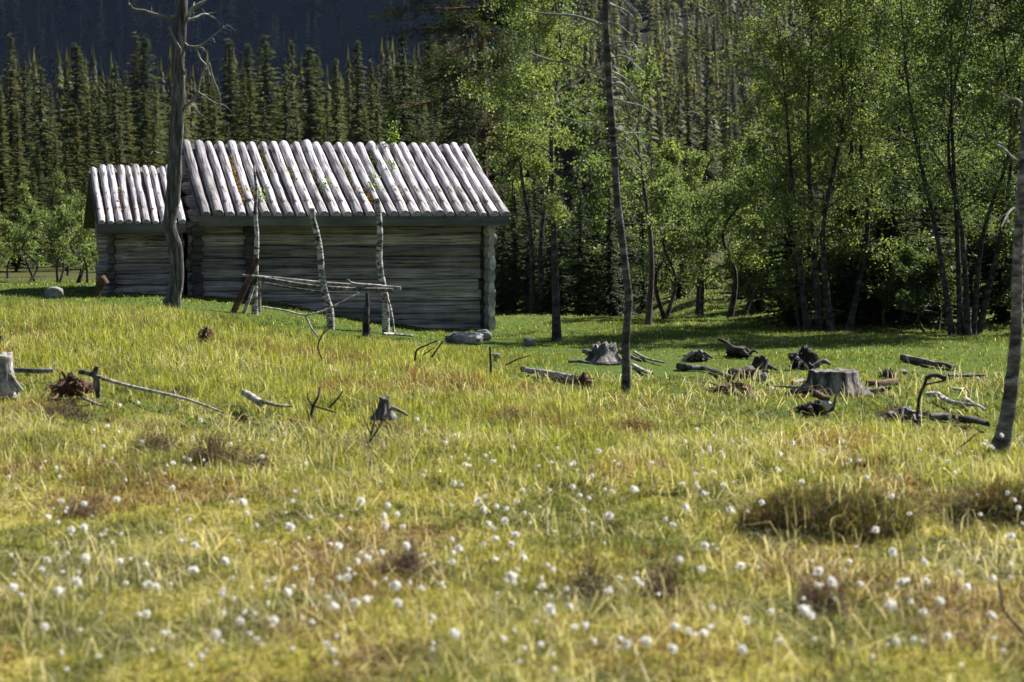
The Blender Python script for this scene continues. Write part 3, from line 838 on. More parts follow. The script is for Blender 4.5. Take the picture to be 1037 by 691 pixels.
def tangle(label, base, box_px, n, material, seed, name='uprooted_stump', paths=(), core=.55, pale=()):
    """upturned root plate: a lumpy core with tapering roots; box_px = (u0, v0, u1, v1) it fills"""
    b = P(*base); k = b.y / F; rs = np.random.RandomState(seed); t = thing(name, label, 'stump', b)
    u0, v0, u1, v1 = box_px; CLEAR.append((b.x, b.y, (u1 - u0) * k * .55)); cu = (u0 + u1) / 2; W = (u1 - u0) / 2 * k; Hh = (v1 - v0) * k * .86
    cx = (cu - base[0]) * k
    mb = MB(); lump(mb, (cx, .05, Hh * .28), (W * core * 1.0, W * .42, Hh * .34), seed, None, .7)
    lump(mb, (cx - W * .3, -.02, Hh * .18), (W * .4, W * .3, Hh * .3), seed + 1, None, .7)
    lump(mb, (cx + W * .35, .0, Hh * .2), (W * .35, W * .3, Hh * .34), seed + 2, None, .7)
    PLATE = mb
    lump(mb, (cx + W * .1, -.05, Hh * .5), (W * .28, W * .22, Hh * .3), seed + 3, None, .8)
    for i in range(max(3, int(n * .7))):
        an = pi * rs.rand(); L = .45 + .75 * rs.rand() ** 1.5; side = 1 if rs.rand() < .5 else -1
        e = Vector((cx + side * W * L * (.5 + .5 * abs(cos(an))), -.12 + .35 * (rs.rand() - .6), Hh * (.02 + .75 * rs.rand() ** 2.2 * L)))
        s = Vector((cx + side * W * .15 * rs.rand(), 0, Hh * (.15 + .4 * rs.rand())))
        m1 = s.lerp(e, .35) + Vector((rs.normal() * .1 * W, rs.normal() * .04, (.1 + .2 * rs.normal()) * Hh)); m2 = s.lerp(e, .7) + Vector((rs.normal() * .12 * W, rs.normal() * .05, .15 * rs.normal() * Hh))
        r0_ = (1.0 + 2.4 * rs.rand() ** 2) * k; rr_ = [r0_ * (1 - .7 * q / 9) * (1 + .22 * rs.normal()) for q in range(10)]
        rb_ = MB(); tube(rb_, catmull([s, m1, m2, e], 9), [max(.2 * k, q) for q in rr_], 6, .5, seed + i)
        link('root', rb_.mesh('root', M[material]), t)
    link('root_plate', PLATE.mesh('root_plate', M[material]), t)
    for i, (px, r, mt) in enumerate(paths):
        mb = MB(); pts = [at(u, v, b.y - .12) - b for (u, v) in px]
        tube(mb, catmull(pts, max(3, (len(px) - 1) * 4)), (r[0] * k, r[1] * k), 8, .22, seed + 40 + i)
        link('root', mb.mesh('root', M[mt]), t)
    return t

def rock(label, base, wpx, hpx, seed, name='boulder', cat='rock', flat=.8):
    b = P(*base); k = b.y / F; mb = MB(); CLEAR.append((b.x, b.y, wpx * k * .6))
    lump(mb, (0, .05, hpx * k * .32), (wpx * k / 2, wpx * k * .36, hpx * k * .66), seed, None, .28, 18, 12, flat)
    return tag(link(name, mb.mesh(name, M['stone']), None, b), label, cat)

def chunk(name, label, cat, px, rpx, material, seed, extra=(), rough=.4, lift=0):
    return stick(name, label, cat, px, rpx, material, ground=True, seed=seed, rough=rough, sides=9, extra=extra, lift=lift)

def debris():
    stump('large flat topped grey stump with long roots spreading both ways', (842, 397), 22, 47, 66,
          [([(822, 391), (806, 396), (795, 399)], (4.5, 1.5)), ([(806, 395), (808, 402)], (1.6, 1)), ([(868, 394), (884, 396), (901, 393)], (3.2, 2.2)), ([(864, 388), (876, 395)], (3, 2)), ([(828, 386), (812, 392), (784, 391)], (2.4, .8))], 'grey', 5, .10)
    stump('tall pale grey stump with clawed roots at the left meadow edge', (4, 398), 39, 18, 28,
          [([(6, 372), (12, 388), (19, 399)], (4, 2)), ([(0, 375), (4, 390), (10, 400)], (4, 2.4)), ([(-6, 380), (-12, 398)], (4, 2)), ([(10, 380), (18, 390), (23, 396)], (2.5, 1.2))], 'pale', 11, .08)
    tangle('upturned root plate of dark brown fibres joined to a grey forked snag', (78, 399), (48, 373, 94, 399), 14, 'brown', 21, core=.85, paths=(
        ([(80, 376), (92, 379), (99, 385), (99, 403)], (3, 2.5), 'grey'), ([(99, 380), (97, 390), (100, 402)], (4, 2), 'grey'), ([(95, 381), (97, 376), (98.5, 371)], (4.2, 2.0), 'grey'), ([(84, 388), (82, 402)], (2.4, 1.6), 'brown')))
    chunk('fallen_pole', 'straight grey pole lying between the pale stump and root plate', 'pole', [(13, 379.5), (32, 380.5), (54, 380)], (2.6, 2.4), 'grey', 3, rough=.12, lift=.03)
    stick('fallen_branch', 'long thin pale branch sloping down right from the brown root plate', 'branch', [(104, 391), (125, 397), (150, 403), (185, 411), (206, 418), (226, 426)], (2.1, 1.1), 'pale', ground=True, lift=.05, rough=.1)
    stick('stick', 'short white stick in the grass below the brown root plate', 'stick', [(86, 413), (95, 417), (103, 420)], (1.6, 1.3), 'pale', ground=True, lift=.06)
    tangle('small rotten brown stump alone on the sunny bank', (208, 345), (199, 325, 217, 345), 5, 'brown', 33, name='rotten_stump', core=.8)
    chunk('short_log', 'short sawn grey log, the upper of two pale pieces in yellow grass', 'log', [(248, 406), (257, 412), (264, 417)], (3.6, 3.8), 'pale', 5, rough=.12, lift=.05)
    stick('stick', 'thin pale stick just right of the short sawn log', 'stick', [(270, 417), (282, 420), (296, 421)], (2.2, 1.0), 'pale', ground=True, lift=.06)
    stump('grey wedge shaped broken stump standing in yellow grass', (389, 423), 20, 9, 22, [([(396, 413), (404, 416), (413, 421)], (2.6, 1.2))], 'grey', 8, .15, (.02, 0), 'broken_stump')
    raised('dead_twigs', 'dark bristling twigs below the broken wedge stump', 'twigs', (374, 452), [(372, 454), (376, 440), (379, 425), (377, 413)], (1.4, .7), 'twig', extra=(([(374, 448), (383, 434), (388, 424)], (1.2, .6)), ([(373, 450), (369, 438)], (1, .5)), ([(376, 440), (370, 428)], (1, .5))), rough=.3)
    raised('dead_twigs', 'upright dead twigs beside the two pale log pieces', 'twigs', (316, 424), [(314, 426), (317, 412), (322, 402), (324, 392)], (1.8, .8), 'dark', extra=(([(317, 412), (312, 404), (311, 398)], (1, .5)), ([(318, 411), (330, 415), (341, 418)], (1.2, .8)), ([(333, 413), (342, 404), (347, 396)], (1.2, .8)), ([(313, 424), (310, 412)], (1, .6))))
    raised('dead_twigs', 'thin twig standing in front of the rack with a crooked tip', 'twigs', (330, 372), [(326, 364), (322, 352), (326, 340), (334, 332)], (.9, .6), 'twig')
    raised('dead_twigs', 'pair of grey twigs jutting left of the boulder by the hut', 'twigs', (420, 368), [(420, 366), (422, 355), (431, 350), (443, 345)], (1.2, .7), 'twig', extra=(([(437, 362), (444, 352), (449, 345)], (1.0, .6)), ([(428, 360), (440, 352)], (.8, .5))))
    raised('dead_twigs', 'single straight dark twig upright in front of the boulder', 'twigs', (497, 378), [(497, 380), (497, 366), (496, 351)], (1.4, 1.2), 'twig')
    raised('dead_twigs', 'thin bent twig rising left of the whitish log', 'twigs', (513, 370), [(512, 370), (524, 364), (537, 360)], (.9, .6), 'twig')
    raised('dead_twigs', 'bare forked twig at the lower right edge of the bog', 'twigs', (1040, 650), [(1046, 652), (1034, 638), (1024, 628), (1016, 616), (1012, 590), (1013, 560)], (2.0, .8), 'twig')
    raised('dead_twigs', 'small slanting twig left of the leaning birch foot', 'twigs', (972, 455), [(971, 454), (980, 447), (988, 440)], (1, .6), 'twig')
    rock('low grey boulder with dark lichen at the right hut corner', (471, 347), 41, 11, 4)
    rock('pale flat stone under the lowest hut corner log', (489, 343), 16, 9, 9, 'foundation_stone')
    rock('small pale boulder on the bank left of the shed', (54, 301), 18, 11, 14)
    rock('small whitish block in the lawn left of a birch trunk', (536, 349), 12, 7, 17, 'stone_block')
    rock('tiny white stone in grass under the hut boulder', (502, 362), 10, 4, 18, 'stone')
    chunk('fallen_log', 'whitish rotting log with a dark frayed end', 'log', [(528, 375), (545, 378), (562, 381), (580, 385)], (2.6, 4.0), 'pale', 7)
    tangle('dark frayed root end lying against the whitish log', (590, 389), (578, 374, 602, 389), 6, 'brown', 41, core=.8, name='rotten_root')
    stump('split grey stump with white flanks behind the slender centre trunk', (612, 366), 15, 24, 40, [([(598, 358), (590, 355)], (4, 2.5)), ([(616, 362), (621, 367)], (4, 3)), ([(626, 355), (640, 362), (650, 366)], (3, 1.4))], 'grey', 14, .5, name='split_stump')
    stick('fallen_branch', 'pale thick branch lying right of the slender centre trunk', 'branch', [(641, 371), (650, 376), (660, 380)], (2.4, 2.0), 'pale', ground=True)
    stick('fallen_branch', 'thin pale branch behind the split stump, in the shade line', 'branch', [(642, 357), (655, 364), (672, 368)], (1.5, 1.0), 'pale', ground=True)
    chunk('fallen_log', 'small dark slab of bark in grass beyond the whitish log', 'log', [(576, 367), (586, 367), (598, 369)], (1.8, 1.4), 'grey', 9)
    tangle('grey spider like root with a white leg on shaded grass', (705, 364), (690, 350, 722, 364), 5, 'grey', 51, name='spider_root', core=.5, paths=(([(702, 356), (695, 362), (690, 365)], (2.4, 1.2), 'pale'), ([(712, 357), (722, 363)], (2, 1), 'grey')))
    tangle('black uprooted trunk with a raised snout in the tree shade', (748, 360), (732, 346, 764, 360), 6, 'dark', 55, paths=(([(752, 356), (742, 353), (735, 347), (727, 343)], (4, 1.0), 'dark'),), core=.7)
    chunk('fallen_log', 'black knobbed log end left of the curved grey branch', 'log', [(686, 372.5), (693, 373), (699, 374)], (3.4, 3.0), 'dark', 13, extra=(([(691, 373), (694, 374)], (3.8, 3.8)),))
    stick('fallen_branch', 'curved grey branch leading to the black sawn log', 'branch', [(700, 374), (715, 375), (728, 379), (742, 385)], (3.0, 2.2), 'grey', ground=True, rough=.25)
    chunk('sawn_log', 'thick black sawn log with a grey vertical strip', 'log', [(740, 381), (752, 382), (767, 382)], (6.0, 5.6), 'dark', 15, extra=(([(758, 378), (759.5, 382)], (6.3, 6.3)),), rough=.15)
    stump('tilted dark stump with one bright sunlit top edge', (769, 376), 14, 15, 22, [([(776, 370), (788, 375)], (3, 1.2))], 'dark', 17, .3, (.15, -.2), name='tilted_stump')
    rock('pale round stone at the foot of the tilted dark stump', (773, 385), 10, 7, 22, 'stone')
    tangle('reddish brown crumbling stump in front of the black sawn log', (744, 397), (716, 382, 768, 397), 9, 'brown', 61, core=.75, name='rotten_stump')
    tangle('tall heap of black roots behind the large grey stump', (812, 372), (797, 343, 832, 372), 12, 'dark', 65, core=.65, name='root_heap', paths=(([(806, 362), (814, 368), (818, 373)], (2.0, 1.0), 'pale'), ([(824, 372), (834, 366), (841, 369)], (2.8, 1.6), 'grey')))
    tangle('rotten dark stump with a splinter in front of the large grey stump', (826, 416), (803, 401, 848, 416), 6, 'dark', 71, core=.7, name='rotten_stump', paths=(([(824, 398), (832, 402), (840, 404)], (4.5, 3), 'brown'), ([(834, 407), (841, 413)], (4.0, 4.5), 'pale'), ([(842, 416), (845, 408), (847, 399)], (2.4, .7), 'dark')))
    tangle('small black stump poking from grass right of the large grey stump', (900, 382), (893, 370, 907, 382), 4, 'dark', 75, core=.9, name='rotten_stump')
    chunk('bark_heap', 'low reddish heap of bark right of the large grey stump', 'bark', [(878, 390), (892, 390), (908, 388)], (3.0, 3.6), 'brown', 77)
    rock('tiny dark stone beside the small black stump', (916, 379), 8, 4, 79, 'stone')
    chunk('fallen_log', 'thick dark log half sunk at the edge of the forest shade', 'log', [(914, 364), (932, 367), (948, 371)], (4.2, 3.0), 'grey', 81)
    chunk('fallen_log', 'dark log continuing right of the half sunk thick log', 'log', [(948, 370), (958, 371), (968, 374)], (2.8, 2.2), 'dark', 83)
    chunk('fallen_log', 'thin straight dark log alone in the sunny lawn', 'log', [(960, 381), (978, 381.5), (997, 381)], (2.0, 1.6), 'grey', 85)
    raised('crooked_snag', 'crooked standing snag bent over at its top', 'snag', (930, 427), [(927, 428), (930, 413), (931, 402), (936, 391), (939, 382), (948, 381), (958, 385)], (2.2, 1.6), 'dark', extra=(([(935, 390), (946, 388), (956, 386)], (1.4, 1.0)), ([(938, 384), (946, 380), (958, 383)], (2.8, 2.4))), rough=.5)
    tangle('grey brown brush heap around the foot of the crooked snag', (914, 424), (893, 409, 938, 424), 12, 'grey', 91, core=.7, name='brush_heap')
    stick('fallen_branch', 'bleached forked branch right of the crooked snag', 'branch', [(938, 405), (950, 405), (962, 412), (976, 415), (990, 416), (998, 421)], (3.0, 1.4), 'pale', ground=True, rough=.3, extra=(([(950, 403), (955, 409)], (2.6, 1.5)), ([(978, 409), (986, 414)], (3, 1.4))), lift=.03)
    chunk('fallen_log', 'dark broken log lying in front of the bleached forked branch', 'log', [(942, 424), (952, 424), (962, 424)], (3.6, 3.4), 'grey', 93)
    chunk('fallen_log', 'dark tapering log piece, last of the pieces before the leaning birch', 'log', [(974, 427), (986, 428), (1000, 432)], (4.2, 2.8), 'dark', 95)
    tangle('small upright brown stump between two dark broken logs', (969, 425), (965, 418, 974, 425), 3, 'brown', 97, core=1.0, name='rotten_stump')
    stick('stick', 'thin pale stick alone in the lawn above the bleached branch', 'stick', [(963, 394), (970, 395), (976, 395)], (1.6, 1.0), 'pale', ground=True)
    chunk('fallen_log', 'flat grey slab in grass left of the large stump roots', 'log', [(803, 389), (812, 387), (820, 388)], (2.0, 1.6), 'grey', 99)
    raised('stake', 'short dark stake at the far left edge of the meadow', 'stake', (0, 347), [(-1, 349), (0, 340)], (1.8, 1.6), 'dark')
debris()

# ------------------------------------------------------------------ trees of the near and middle ground
def dead_branches(t, b, D, specs, material, seed, twigs=6):
    rs = np.random.RandomState(seed)
    for i, (px, r) in enumerate(specs):
        dz = rs.uniform(-.5, .5)
        pts = [at(u, v, D + dz * (j / (len(px) - 1))) - b for j, (u, v) in enumerate(px)]
        mb = MB(); c = catmull(pts, (len(px) - 1) * 4)
        tube(mb, c, (r[0] * D / F, r[1] * D / F), 6, .3, seed + i)
        L = sum((c[j + 1] - c[j]).length for j in range(len(c) - 1))
        for q in range(twigs):
            j = rs.randint(2, len(c)); d = (c[j] - c[j - 1]).normalized()
            d = d + Vector((rs.normal() * .7, rs.normal() * .6, rs.normal() * .7 - .2))
            tube(mb, limb_pts(c[j], d, L * (.12 + .2 * rs.rand()), -.3, rs, 4), (r[1] * D / F * .8, .0015), 4, cap=False)
        link('branch', mb.mesh('branch', M[material]), t)

def px_trunk(t, b, D, px, rpx, material, seed, rough=.12, sides=11):
    pts = [at(u, v, D) - b for (u, v) in px]; pts = [pts[0] - Vector((0, 0, .15))] + pts
    n = (len(pts) - 1) * 4; c = catmull(pts, n); rp = [rpx[0]] + list(rpx)
    rr = []
    for i in range(n + 1):
        f = i / n * (len(rp) - 1); k = min(int(f), len(rp) - 2); f -= k; rr.append((rp[k] * (1 - f) + rp[k + 1] * f) * D / F)
    mb = MB(); tube(mb, c, rr, sides, rough, seed)
    link('trunk', mb.mesh('trunk', M[material]), t)
    return c

def near_trees():
    # dead snag before the hut
    b = P(176, 311); D = b.y
    t = thing('dead_tree', 'grey dead snag with twisted lichened branches, in front of the hut', 'tree', b)
    px_trunk(t, b, D, [(174, 313), (177, 296), (179.5, 275), (177.5, 252), (172, 225), (176, 195), (178, 150), (181, 100), (180.5, 60), (183.5, 20), (184, -30), (186, -110)],
             [9.4, 7.2, 6.2, 6.8, 6.0, 7.0, 6.6, 6.8, 6.0, 6.2, 5.6, 4.8], 'grey_z', 3, .26, 14)
    dead_branches(t, b, D, [([(177, 17), (168, 17), (158, 15), (146, 11), (135, 9), (130, 2)], (2.2, .9)), ([(183, 22), (190, 15), (196, 8), (206, 2)], (3.4, 1.8)),
                            ([(185, 21), (198, 18), (207, 14), (218, 19)], (1.6, .6)), ([(186, 44), (192, 48), (198, 48), (206, 49)], (2.0, .8)), ([(190, 47), (202, 47), (214, 38), (230, 25)], (1.4, .5)),
                            ([(186, 108), (196, 101), (201, 90), (204, 76), (213, 61)], (1.7, .7)), ([(200, 93), (205, 96), (217, 104), (228, 107)], (1.2, .5)), ([(212, 64), (216, 80), (222, 95), (223, 112)], (1.1, .4)),
                            ([(198, 48), (203, 60), (210, 68), (212, 84)], (1.1, .5)), ([(172, 27), (176, 38), (183, 50)], (2.0, 1.2)), ([(172, 162), (165, 158), (156, 153)], (1.4, .7)), ([(187, 106), (194, 106), (205, 118)], (1.1, .5))], 'lichen_twig', 5, 9)
    # slender tree in the centre
    b = P(634, 398); D = b.y
    t = thing('slender_tree', 'slender grey tree with bare side branches in the middle of the meadow', 'tree', b)
    px_trunk(t, b, D, [(634, 398), (634.5, 375), (634, 345), (637, 305), (634, 275), (630, 240), (625, 200), (622, 150), (618, 100), (616, 60), (613.5, 20), (613, -30), (612, -100)],
             [5.0, 4.4, 4.0, 3.6, 3.4, 3.4, 3.4, 3.3, 3.3, 3.2, 3.0, 2.8, 2.4], 'birch_grey', 7, .14)
    rs = np.random.RandomState(4)
    sp = [([(613, 76), (602, 74), (580, 66), (552, 59), (536, 53)], (1.8, .7)), ([(613, 30), (600, 22), (580, 16), (552, 14), (530, 10)], (1.8, .8)), ([(621, 146), (606, 147), (592, 159), (584, 172)], (1.5, .9)),
          ([(617, 136), (606, 128), (592, 125), (570, 118)], (.9, .5)), ([(618, 46), (630, 43), (641, 44), (646, 52)], (1.2, .6)), ([(615, 4), (632, 10), (641, 18), (646, 32)], (1.0, .5)), ([(634, 104), (648, 107), (660, 114), (669, 119)], (1.1, .5)), ([(619, 98), (628, 102), (640, 106)], (1.0, .6)),
          ([(608, 60), (590, 80), (560, 95), (535, 98)], (.7, .4)), ([(612, 92), (596, 98), (578, 110)], (.7, .4))]
    for k in range(26):
        v = rs.uniform(-10, 165); s = 1 if rs.rand() < .8 else -1; l = rs.uniform(14, 40)
        sp.append(([(616 + s, v), (616 + s * l * .5, v + rs.uniform(-4, 8)), (616 + s * l, v + rs.uniform(4, 26))], (1.0, .5)))
    dead_branches(t, b, D, sp, 'lichen_twig', 9, 7)
    # leaning birch on the right
    b = P(1012, 457); D = b.y
    t = thing('birch_tree', 'grey barked birch leaning right at the right edge, nearest to the bog', 'tree', b)
    px_trunk(t, b, D, [(1012, 458), (1017, 438), (1021, 415), (1026, 375), (1029, 340), (1030, 305), (1031, 260), (1034, 205), (1038, 150), (1043, 60), (1048, -30), (1052, -120)],
             [11.5, 8.6, 7.7, 7, 6.5, 5.9, 5.5, 5.2, 5.4, 5.2, 5, 4.6], 'birch_mid', 11, .14, 13)
    dead_branches(t, b, D, [([(1036, 165), (1026, 160), (1016, 150), (1008, 146)], (1.4, .6)), ([(1033, 205), (1022, 215), (1014, 230)], (1.2, .5)), ([(1040, 110), (1028, 100), (1012, 104)], (1.3, .6))], 'lichen_twig', 13, 5)
near_trees()

def leafy(label, u, D, vtop, v0, spread, nleaf, stems, seed, r=.06, lf=.055, cat='tree', name='birch_tree', ca=(.045, .064, .018), cb=(.15, .185, .06), bark='dark_bark', limbs=20, droop=-.5, group=None, base=None):
    """birch standing at picture column u and distance D; stems: (lean in columns at the top, foot offset)"""
    x = (u - CU) / F * D; b = Vector((x, D, gz(x, D))); k = D / F
    top = CAM.z + (220 - vtop) * k - b.z; c0 = CAM.z + (220 - v0) * k - b.z
    rs = np.random.RandomState(seed); paths = []
    for (lean, foot) in stems:
        wob = [rs.normal() * .13 for _ in range(4)]
        paths.append([(foot * k, rs.normal() * .1 * (foot != 0), -.15)] + [(foot * k + lean * k * f + wob[i], wob[-i] * 1.5, top * f * (.9 + .1 * rs.rand() if len(stems) > 1 else 1)) for i, f in enumerate((.25, .5, .75, 1.0))])
    tb, cr = birch(seed, paths, r, max(c0, .3), spread, nleaf, lf, limbs, droop, ca, cb)
    t = thing(name, label, cat, b, group)
    link('trunk', tb.mesh('trunk', M[bark]), t); link('crown', cr.mesh('crown', M['birch_leaf'], False), t)
    return t

def mid_trees():
    L = leafy
    L('slim birch with a tall airy crown, just right of the hut roof', 564, 25.7, -70, 205, .85, 15000, [(-10, 0)], 21, .06, .038)
    L('bushy pale birch growing close behind the slim birch right of the hut', 540, 37, -30, 190, 1.35, 9000, [(-6, 0), (18, 10)], 22, .06, .06)
    L('thin straight trunked tree right of the slender centre tree', 656, 29, 60, 240, .55, 1300, [(-6, 0)], 23, .05, .05, bark='spruce_bark')
    L('low light green birch between the two thin trunks right of centre', 672, 31, 170, 300, .65, 7500, [(10, 0), (-8, 4)], 24, .04, .042)
    L('sunlit young birch standing in the gap before the hillside', 706, 33, 150, 300, .66, 9000, [(4, 0), (14, 3)], 25, .04, .042)
    L('young birch with a leaning dark stem, left of the large birch clump', 738, 31, 148, 270, .66, 8000, [(22, 0)], 26, .05, .042)
    L('thin birch sapling with a bent stem at the sunny gap', 752, 32, 190, 290, .4, 2000, [(8, 0)], 27, .04, .05)
    L('broad many stemmed birch with bright crown, at the left of the right hand thicket', 838, 28.0, -95, 275, 1.3, 42000, [(-44, -18), (-16, -6), (14, 4), (40, 20)], 31, .048, .041)
    L('second many stemmed birch, overlapping the broad bright one from the right', 872, 29.5, -110, 270, 1.25, 34000, [(-20, -8), (24, 8), (46, 14)], 32, .048, .041)
    L('fan of five pale leaning birch stems at the right of the thicket', 978, 27.4, -90, 245, 1.25, 34000, [(-60, -12), (-22, -5), (4, 2), (26, 8), (66, 14)], 33, .045, .041, bark='dark_bark')
    L('birch in the dark thicket between the broad clump and the stem fan', 925, 31.5, -60, 270, 1.15, 18000, [(-12, 0), (16, 4)], 34, .045, .041, ca=(.03, .055, .012), cb=(.10, .135, .03))
    L('tall birch beyond the right picture edge, crown reaching in', 1062, 27.5, -110, 270, 1.35, 24000, [(-22, 0), (10, 8)], 35, .07, .041)
    L('birch behind the bright clump, its crown over the hillside gap', 790, 36, 70, 290, 1.15, 18000, [(-8, 0), (14, 5)], 36, .06, .041)
    L('low birch bush against the dark wood right of the sunny gap', 800, 31, 215, 320, .5, 3000, [(-10, 0), (8, 3), (20, 6)], 37, .03, .055, ca=(.025, .06, .01), cb=(.08, .125, .02))
    for i, (u, D, vt, sp) in enumerate(((842, 29.2, 225, .55), (880, 30.5, 205, .6), (925, 29.5, 235, .5), (1000, 29.8, 225, .55), (955, 31, 190, .6), (770, 32.5, 250, .4), (1035, 29, 215, .5), (816, 28.4, 262, .45), (902, 28.2, 255, .5), (945, 28, 268, .45))):
        L(['leafy birch bush between the stems of the broad clump', 'taller birch bush behind the second many stemmed birch', 'low birch bush left of the pale stem fan', 'birch bush at the right foot of the stem fan', 'tall birch bush behind the stem fan', 'small birch bush at the right side of the sunny gap', 'birch bush behind the leaning birch', 'low birch bush at the left foot of the broad clump', 'low birch bush between the broad clump and the stem fan', 'lowest birch bush, at the left foot of the stem fan'][i],
          u, D, vt, 330, sp, 3600, [(-6, -3), (8, 3)], 120 + i, .025, .055, ca=(.024, .040, .012), cb=(.085, .11, .034), limbs=14)
    # deeper birches in the wood
    for i, (u, D, vt, v0, sp) in enumerate(((596, 38, 120, 280, .8), (620, 44, 60, 270, 1.2), (520, 42, 110, 240, .7), (690, 41, 150, 300, .9), (905, 36, 60, 250, 1.2), (1010, 34, 40, 240, 1.2), (850, 40, 30, 260, 1.3), (960, 38, 100, 280, 1.0))):
        L(['light birch in the wood left of the slender centre trunk', 'taller birch in the wood behind the slender centre trunk', 'birch half hidden in the shade right of the hut gable', 'birch in the wood behind the young sunlit birches',
           'shaded birch deep behind the broad clump', 'shaded birch deep behind the stem fan', 'birch showing through the broad many stemmed clump', 'low birch deep between the clump and the fan'][i],
          u, D, vt, v0, sp, 5200, [(rsn, 0) for rsn in ((-8,), (6,), (4,), (-10,), (8,), (-6,), (9,), (3,))[i]], 60 + i, .05, .065)
    # young birches beyond the shed, on the left
    for i, (u, D, vt, sp) in enumerate(((22, 44, 215, .4), (38, 46, 190, .45), (57, 43, 205, .42), (75, 44, 205, .5), (88, 42, 222, .4), (8, 48, 228, .4), (-14, 46, 200, .5), (68, 50, 180, .5))):
        L(['young birch', 'taller young birch', 'young birch with two stems', 'bushy young birch', 'low young birch close', 'low pale birch', 'young birch at the picture edge,', 'slim young birch behind the others,'][i] +
          [' third from the shed among the saplings beyond the bank', ' at the middle of the saplings beyond the bank', ' above the small boulder beyond the bank', ' near the shed end among the saplings', ' to the shed wall and sawn post', ' at the left end of the sapling row', ' half cut off at left', ' between boulder and shed'][i],
          u, D, vt, 272, sp * 1.35, 1900, [(4, 0), (-7, 3)] if i in (2, 3) else [((-1) ** i * 5, 0)], 80 + i, .03, .058, limbs=11)
mid_trees()

def pine():
    D = 45; u = 488; x = (u - CU) / F * D; b = Vector((x, D, gz(x, D))); rs = np.random.RandomState(3)
    t = thing('pine_tree', 'tall red barked pine with wide dark layered branches behind the hut', 'tree', b)
    Ht = 9.5; mb = MB(); tube(mb, catmull([(0, 0, -.2), (.03, 0, 3), (-.02, 0, 6), (0, 0, Ht)], 16), (.14, .06), 10, .1, 2); link('trunk', mb.mesh('trunk', M['pine_bark']), t)
    mb = MB(); cr = MB(); P_ = []; Dr = []
    for i in range(62):
        z = 2.6 + (Ht - 2.6) * rs.rand(); an = rs.rand() * 2 * pi; L = (2.3 if cos(an) < .2 else 1.2) * (.5 + .6 * rs.rand()) * (1 - .35 * (z - 2.6) / 7)
        lp = limb_pts((0, 0, z), (cos(an), sin(an), -.08 + .25 * rs.rand()), L, -.25, rs, 6); tube(mb, lp, (.03, .008), 5, cap=False)
        for j in range(2, 7):
            for q in range(4):
                tp = limb_pts(lp[j], (cos(an + rs.normal() * .9), sin(an + rs.normal() * .9), rs.normal() * .25), .35 + .25 * rs.rand(), -.2, rs, 3); tube(mb, tp, (.007, .004), 3, cap=False)
                m = 26; k = rs.randint(1, 4, m); pp = np.array([tuple(tp[a]) for a in k]) + rs.normal(size=(m, 3)) * .06
                P_.append(pp); Dr.append(np.tile(np.array(tp[-1] - tp[0]) / .4, (m, 1)))
    pos = np.concatenate(P_); dr = np.concatenate(Dr)
    cols = np.array((.016, .03, .012)) + (np.array((.05, .065, .02)) - np.array((.016, .03, .012))) * rs.rand(len(pos))[:, None]
    leaves(cr, pos, .13, cols, 4, .16, dr)
    link('limbs', mb.mesh('limbs', M['pine_bark']), t); link('crown', cr.mesh('crown', M['needle'], False), t)
pine()

# ------------------------------------------------------------------ spruces
SP = []
for i in range(5):
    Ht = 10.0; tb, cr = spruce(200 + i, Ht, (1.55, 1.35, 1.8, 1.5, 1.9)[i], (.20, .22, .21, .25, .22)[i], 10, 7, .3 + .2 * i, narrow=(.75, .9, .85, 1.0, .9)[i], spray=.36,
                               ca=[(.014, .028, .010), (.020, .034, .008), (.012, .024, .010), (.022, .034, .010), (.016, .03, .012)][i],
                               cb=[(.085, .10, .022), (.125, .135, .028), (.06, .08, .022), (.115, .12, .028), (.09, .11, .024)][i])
    SP.append((tb.mesh('trunk', M['spruce_bark']), cr.mesh('crown', M['needle'], False), Ht))
SPN = []   # denser ones for the edge of the wood
for i in range(3):
    tb, cr = spruce(300 + i, 8.0, 1.35, .22, 10, 7, .35, narrow=.75, spray=.26, ca=(.010, .022, .008), cb=(.034, .054, .014))
    SPN.append((tb.mesh('trunk', M['spruce_bark']), cr.mesh('crown', M['needle'], False), 8.0))

def put_spruce(lib, i, u, D, vtop=None, Ht=None, label='', group='', wide=1.0):
    x = (u - CU) / F * D; z = gz(x, D); me = lib[i % len(lib)]
    if Ht is None: Ht = max(2.5, CAM.z + (220 - vtop) * D / F - z)
    s = Ht / me[2]
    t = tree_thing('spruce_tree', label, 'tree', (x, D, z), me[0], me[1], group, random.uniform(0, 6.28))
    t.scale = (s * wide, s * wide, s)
    return t

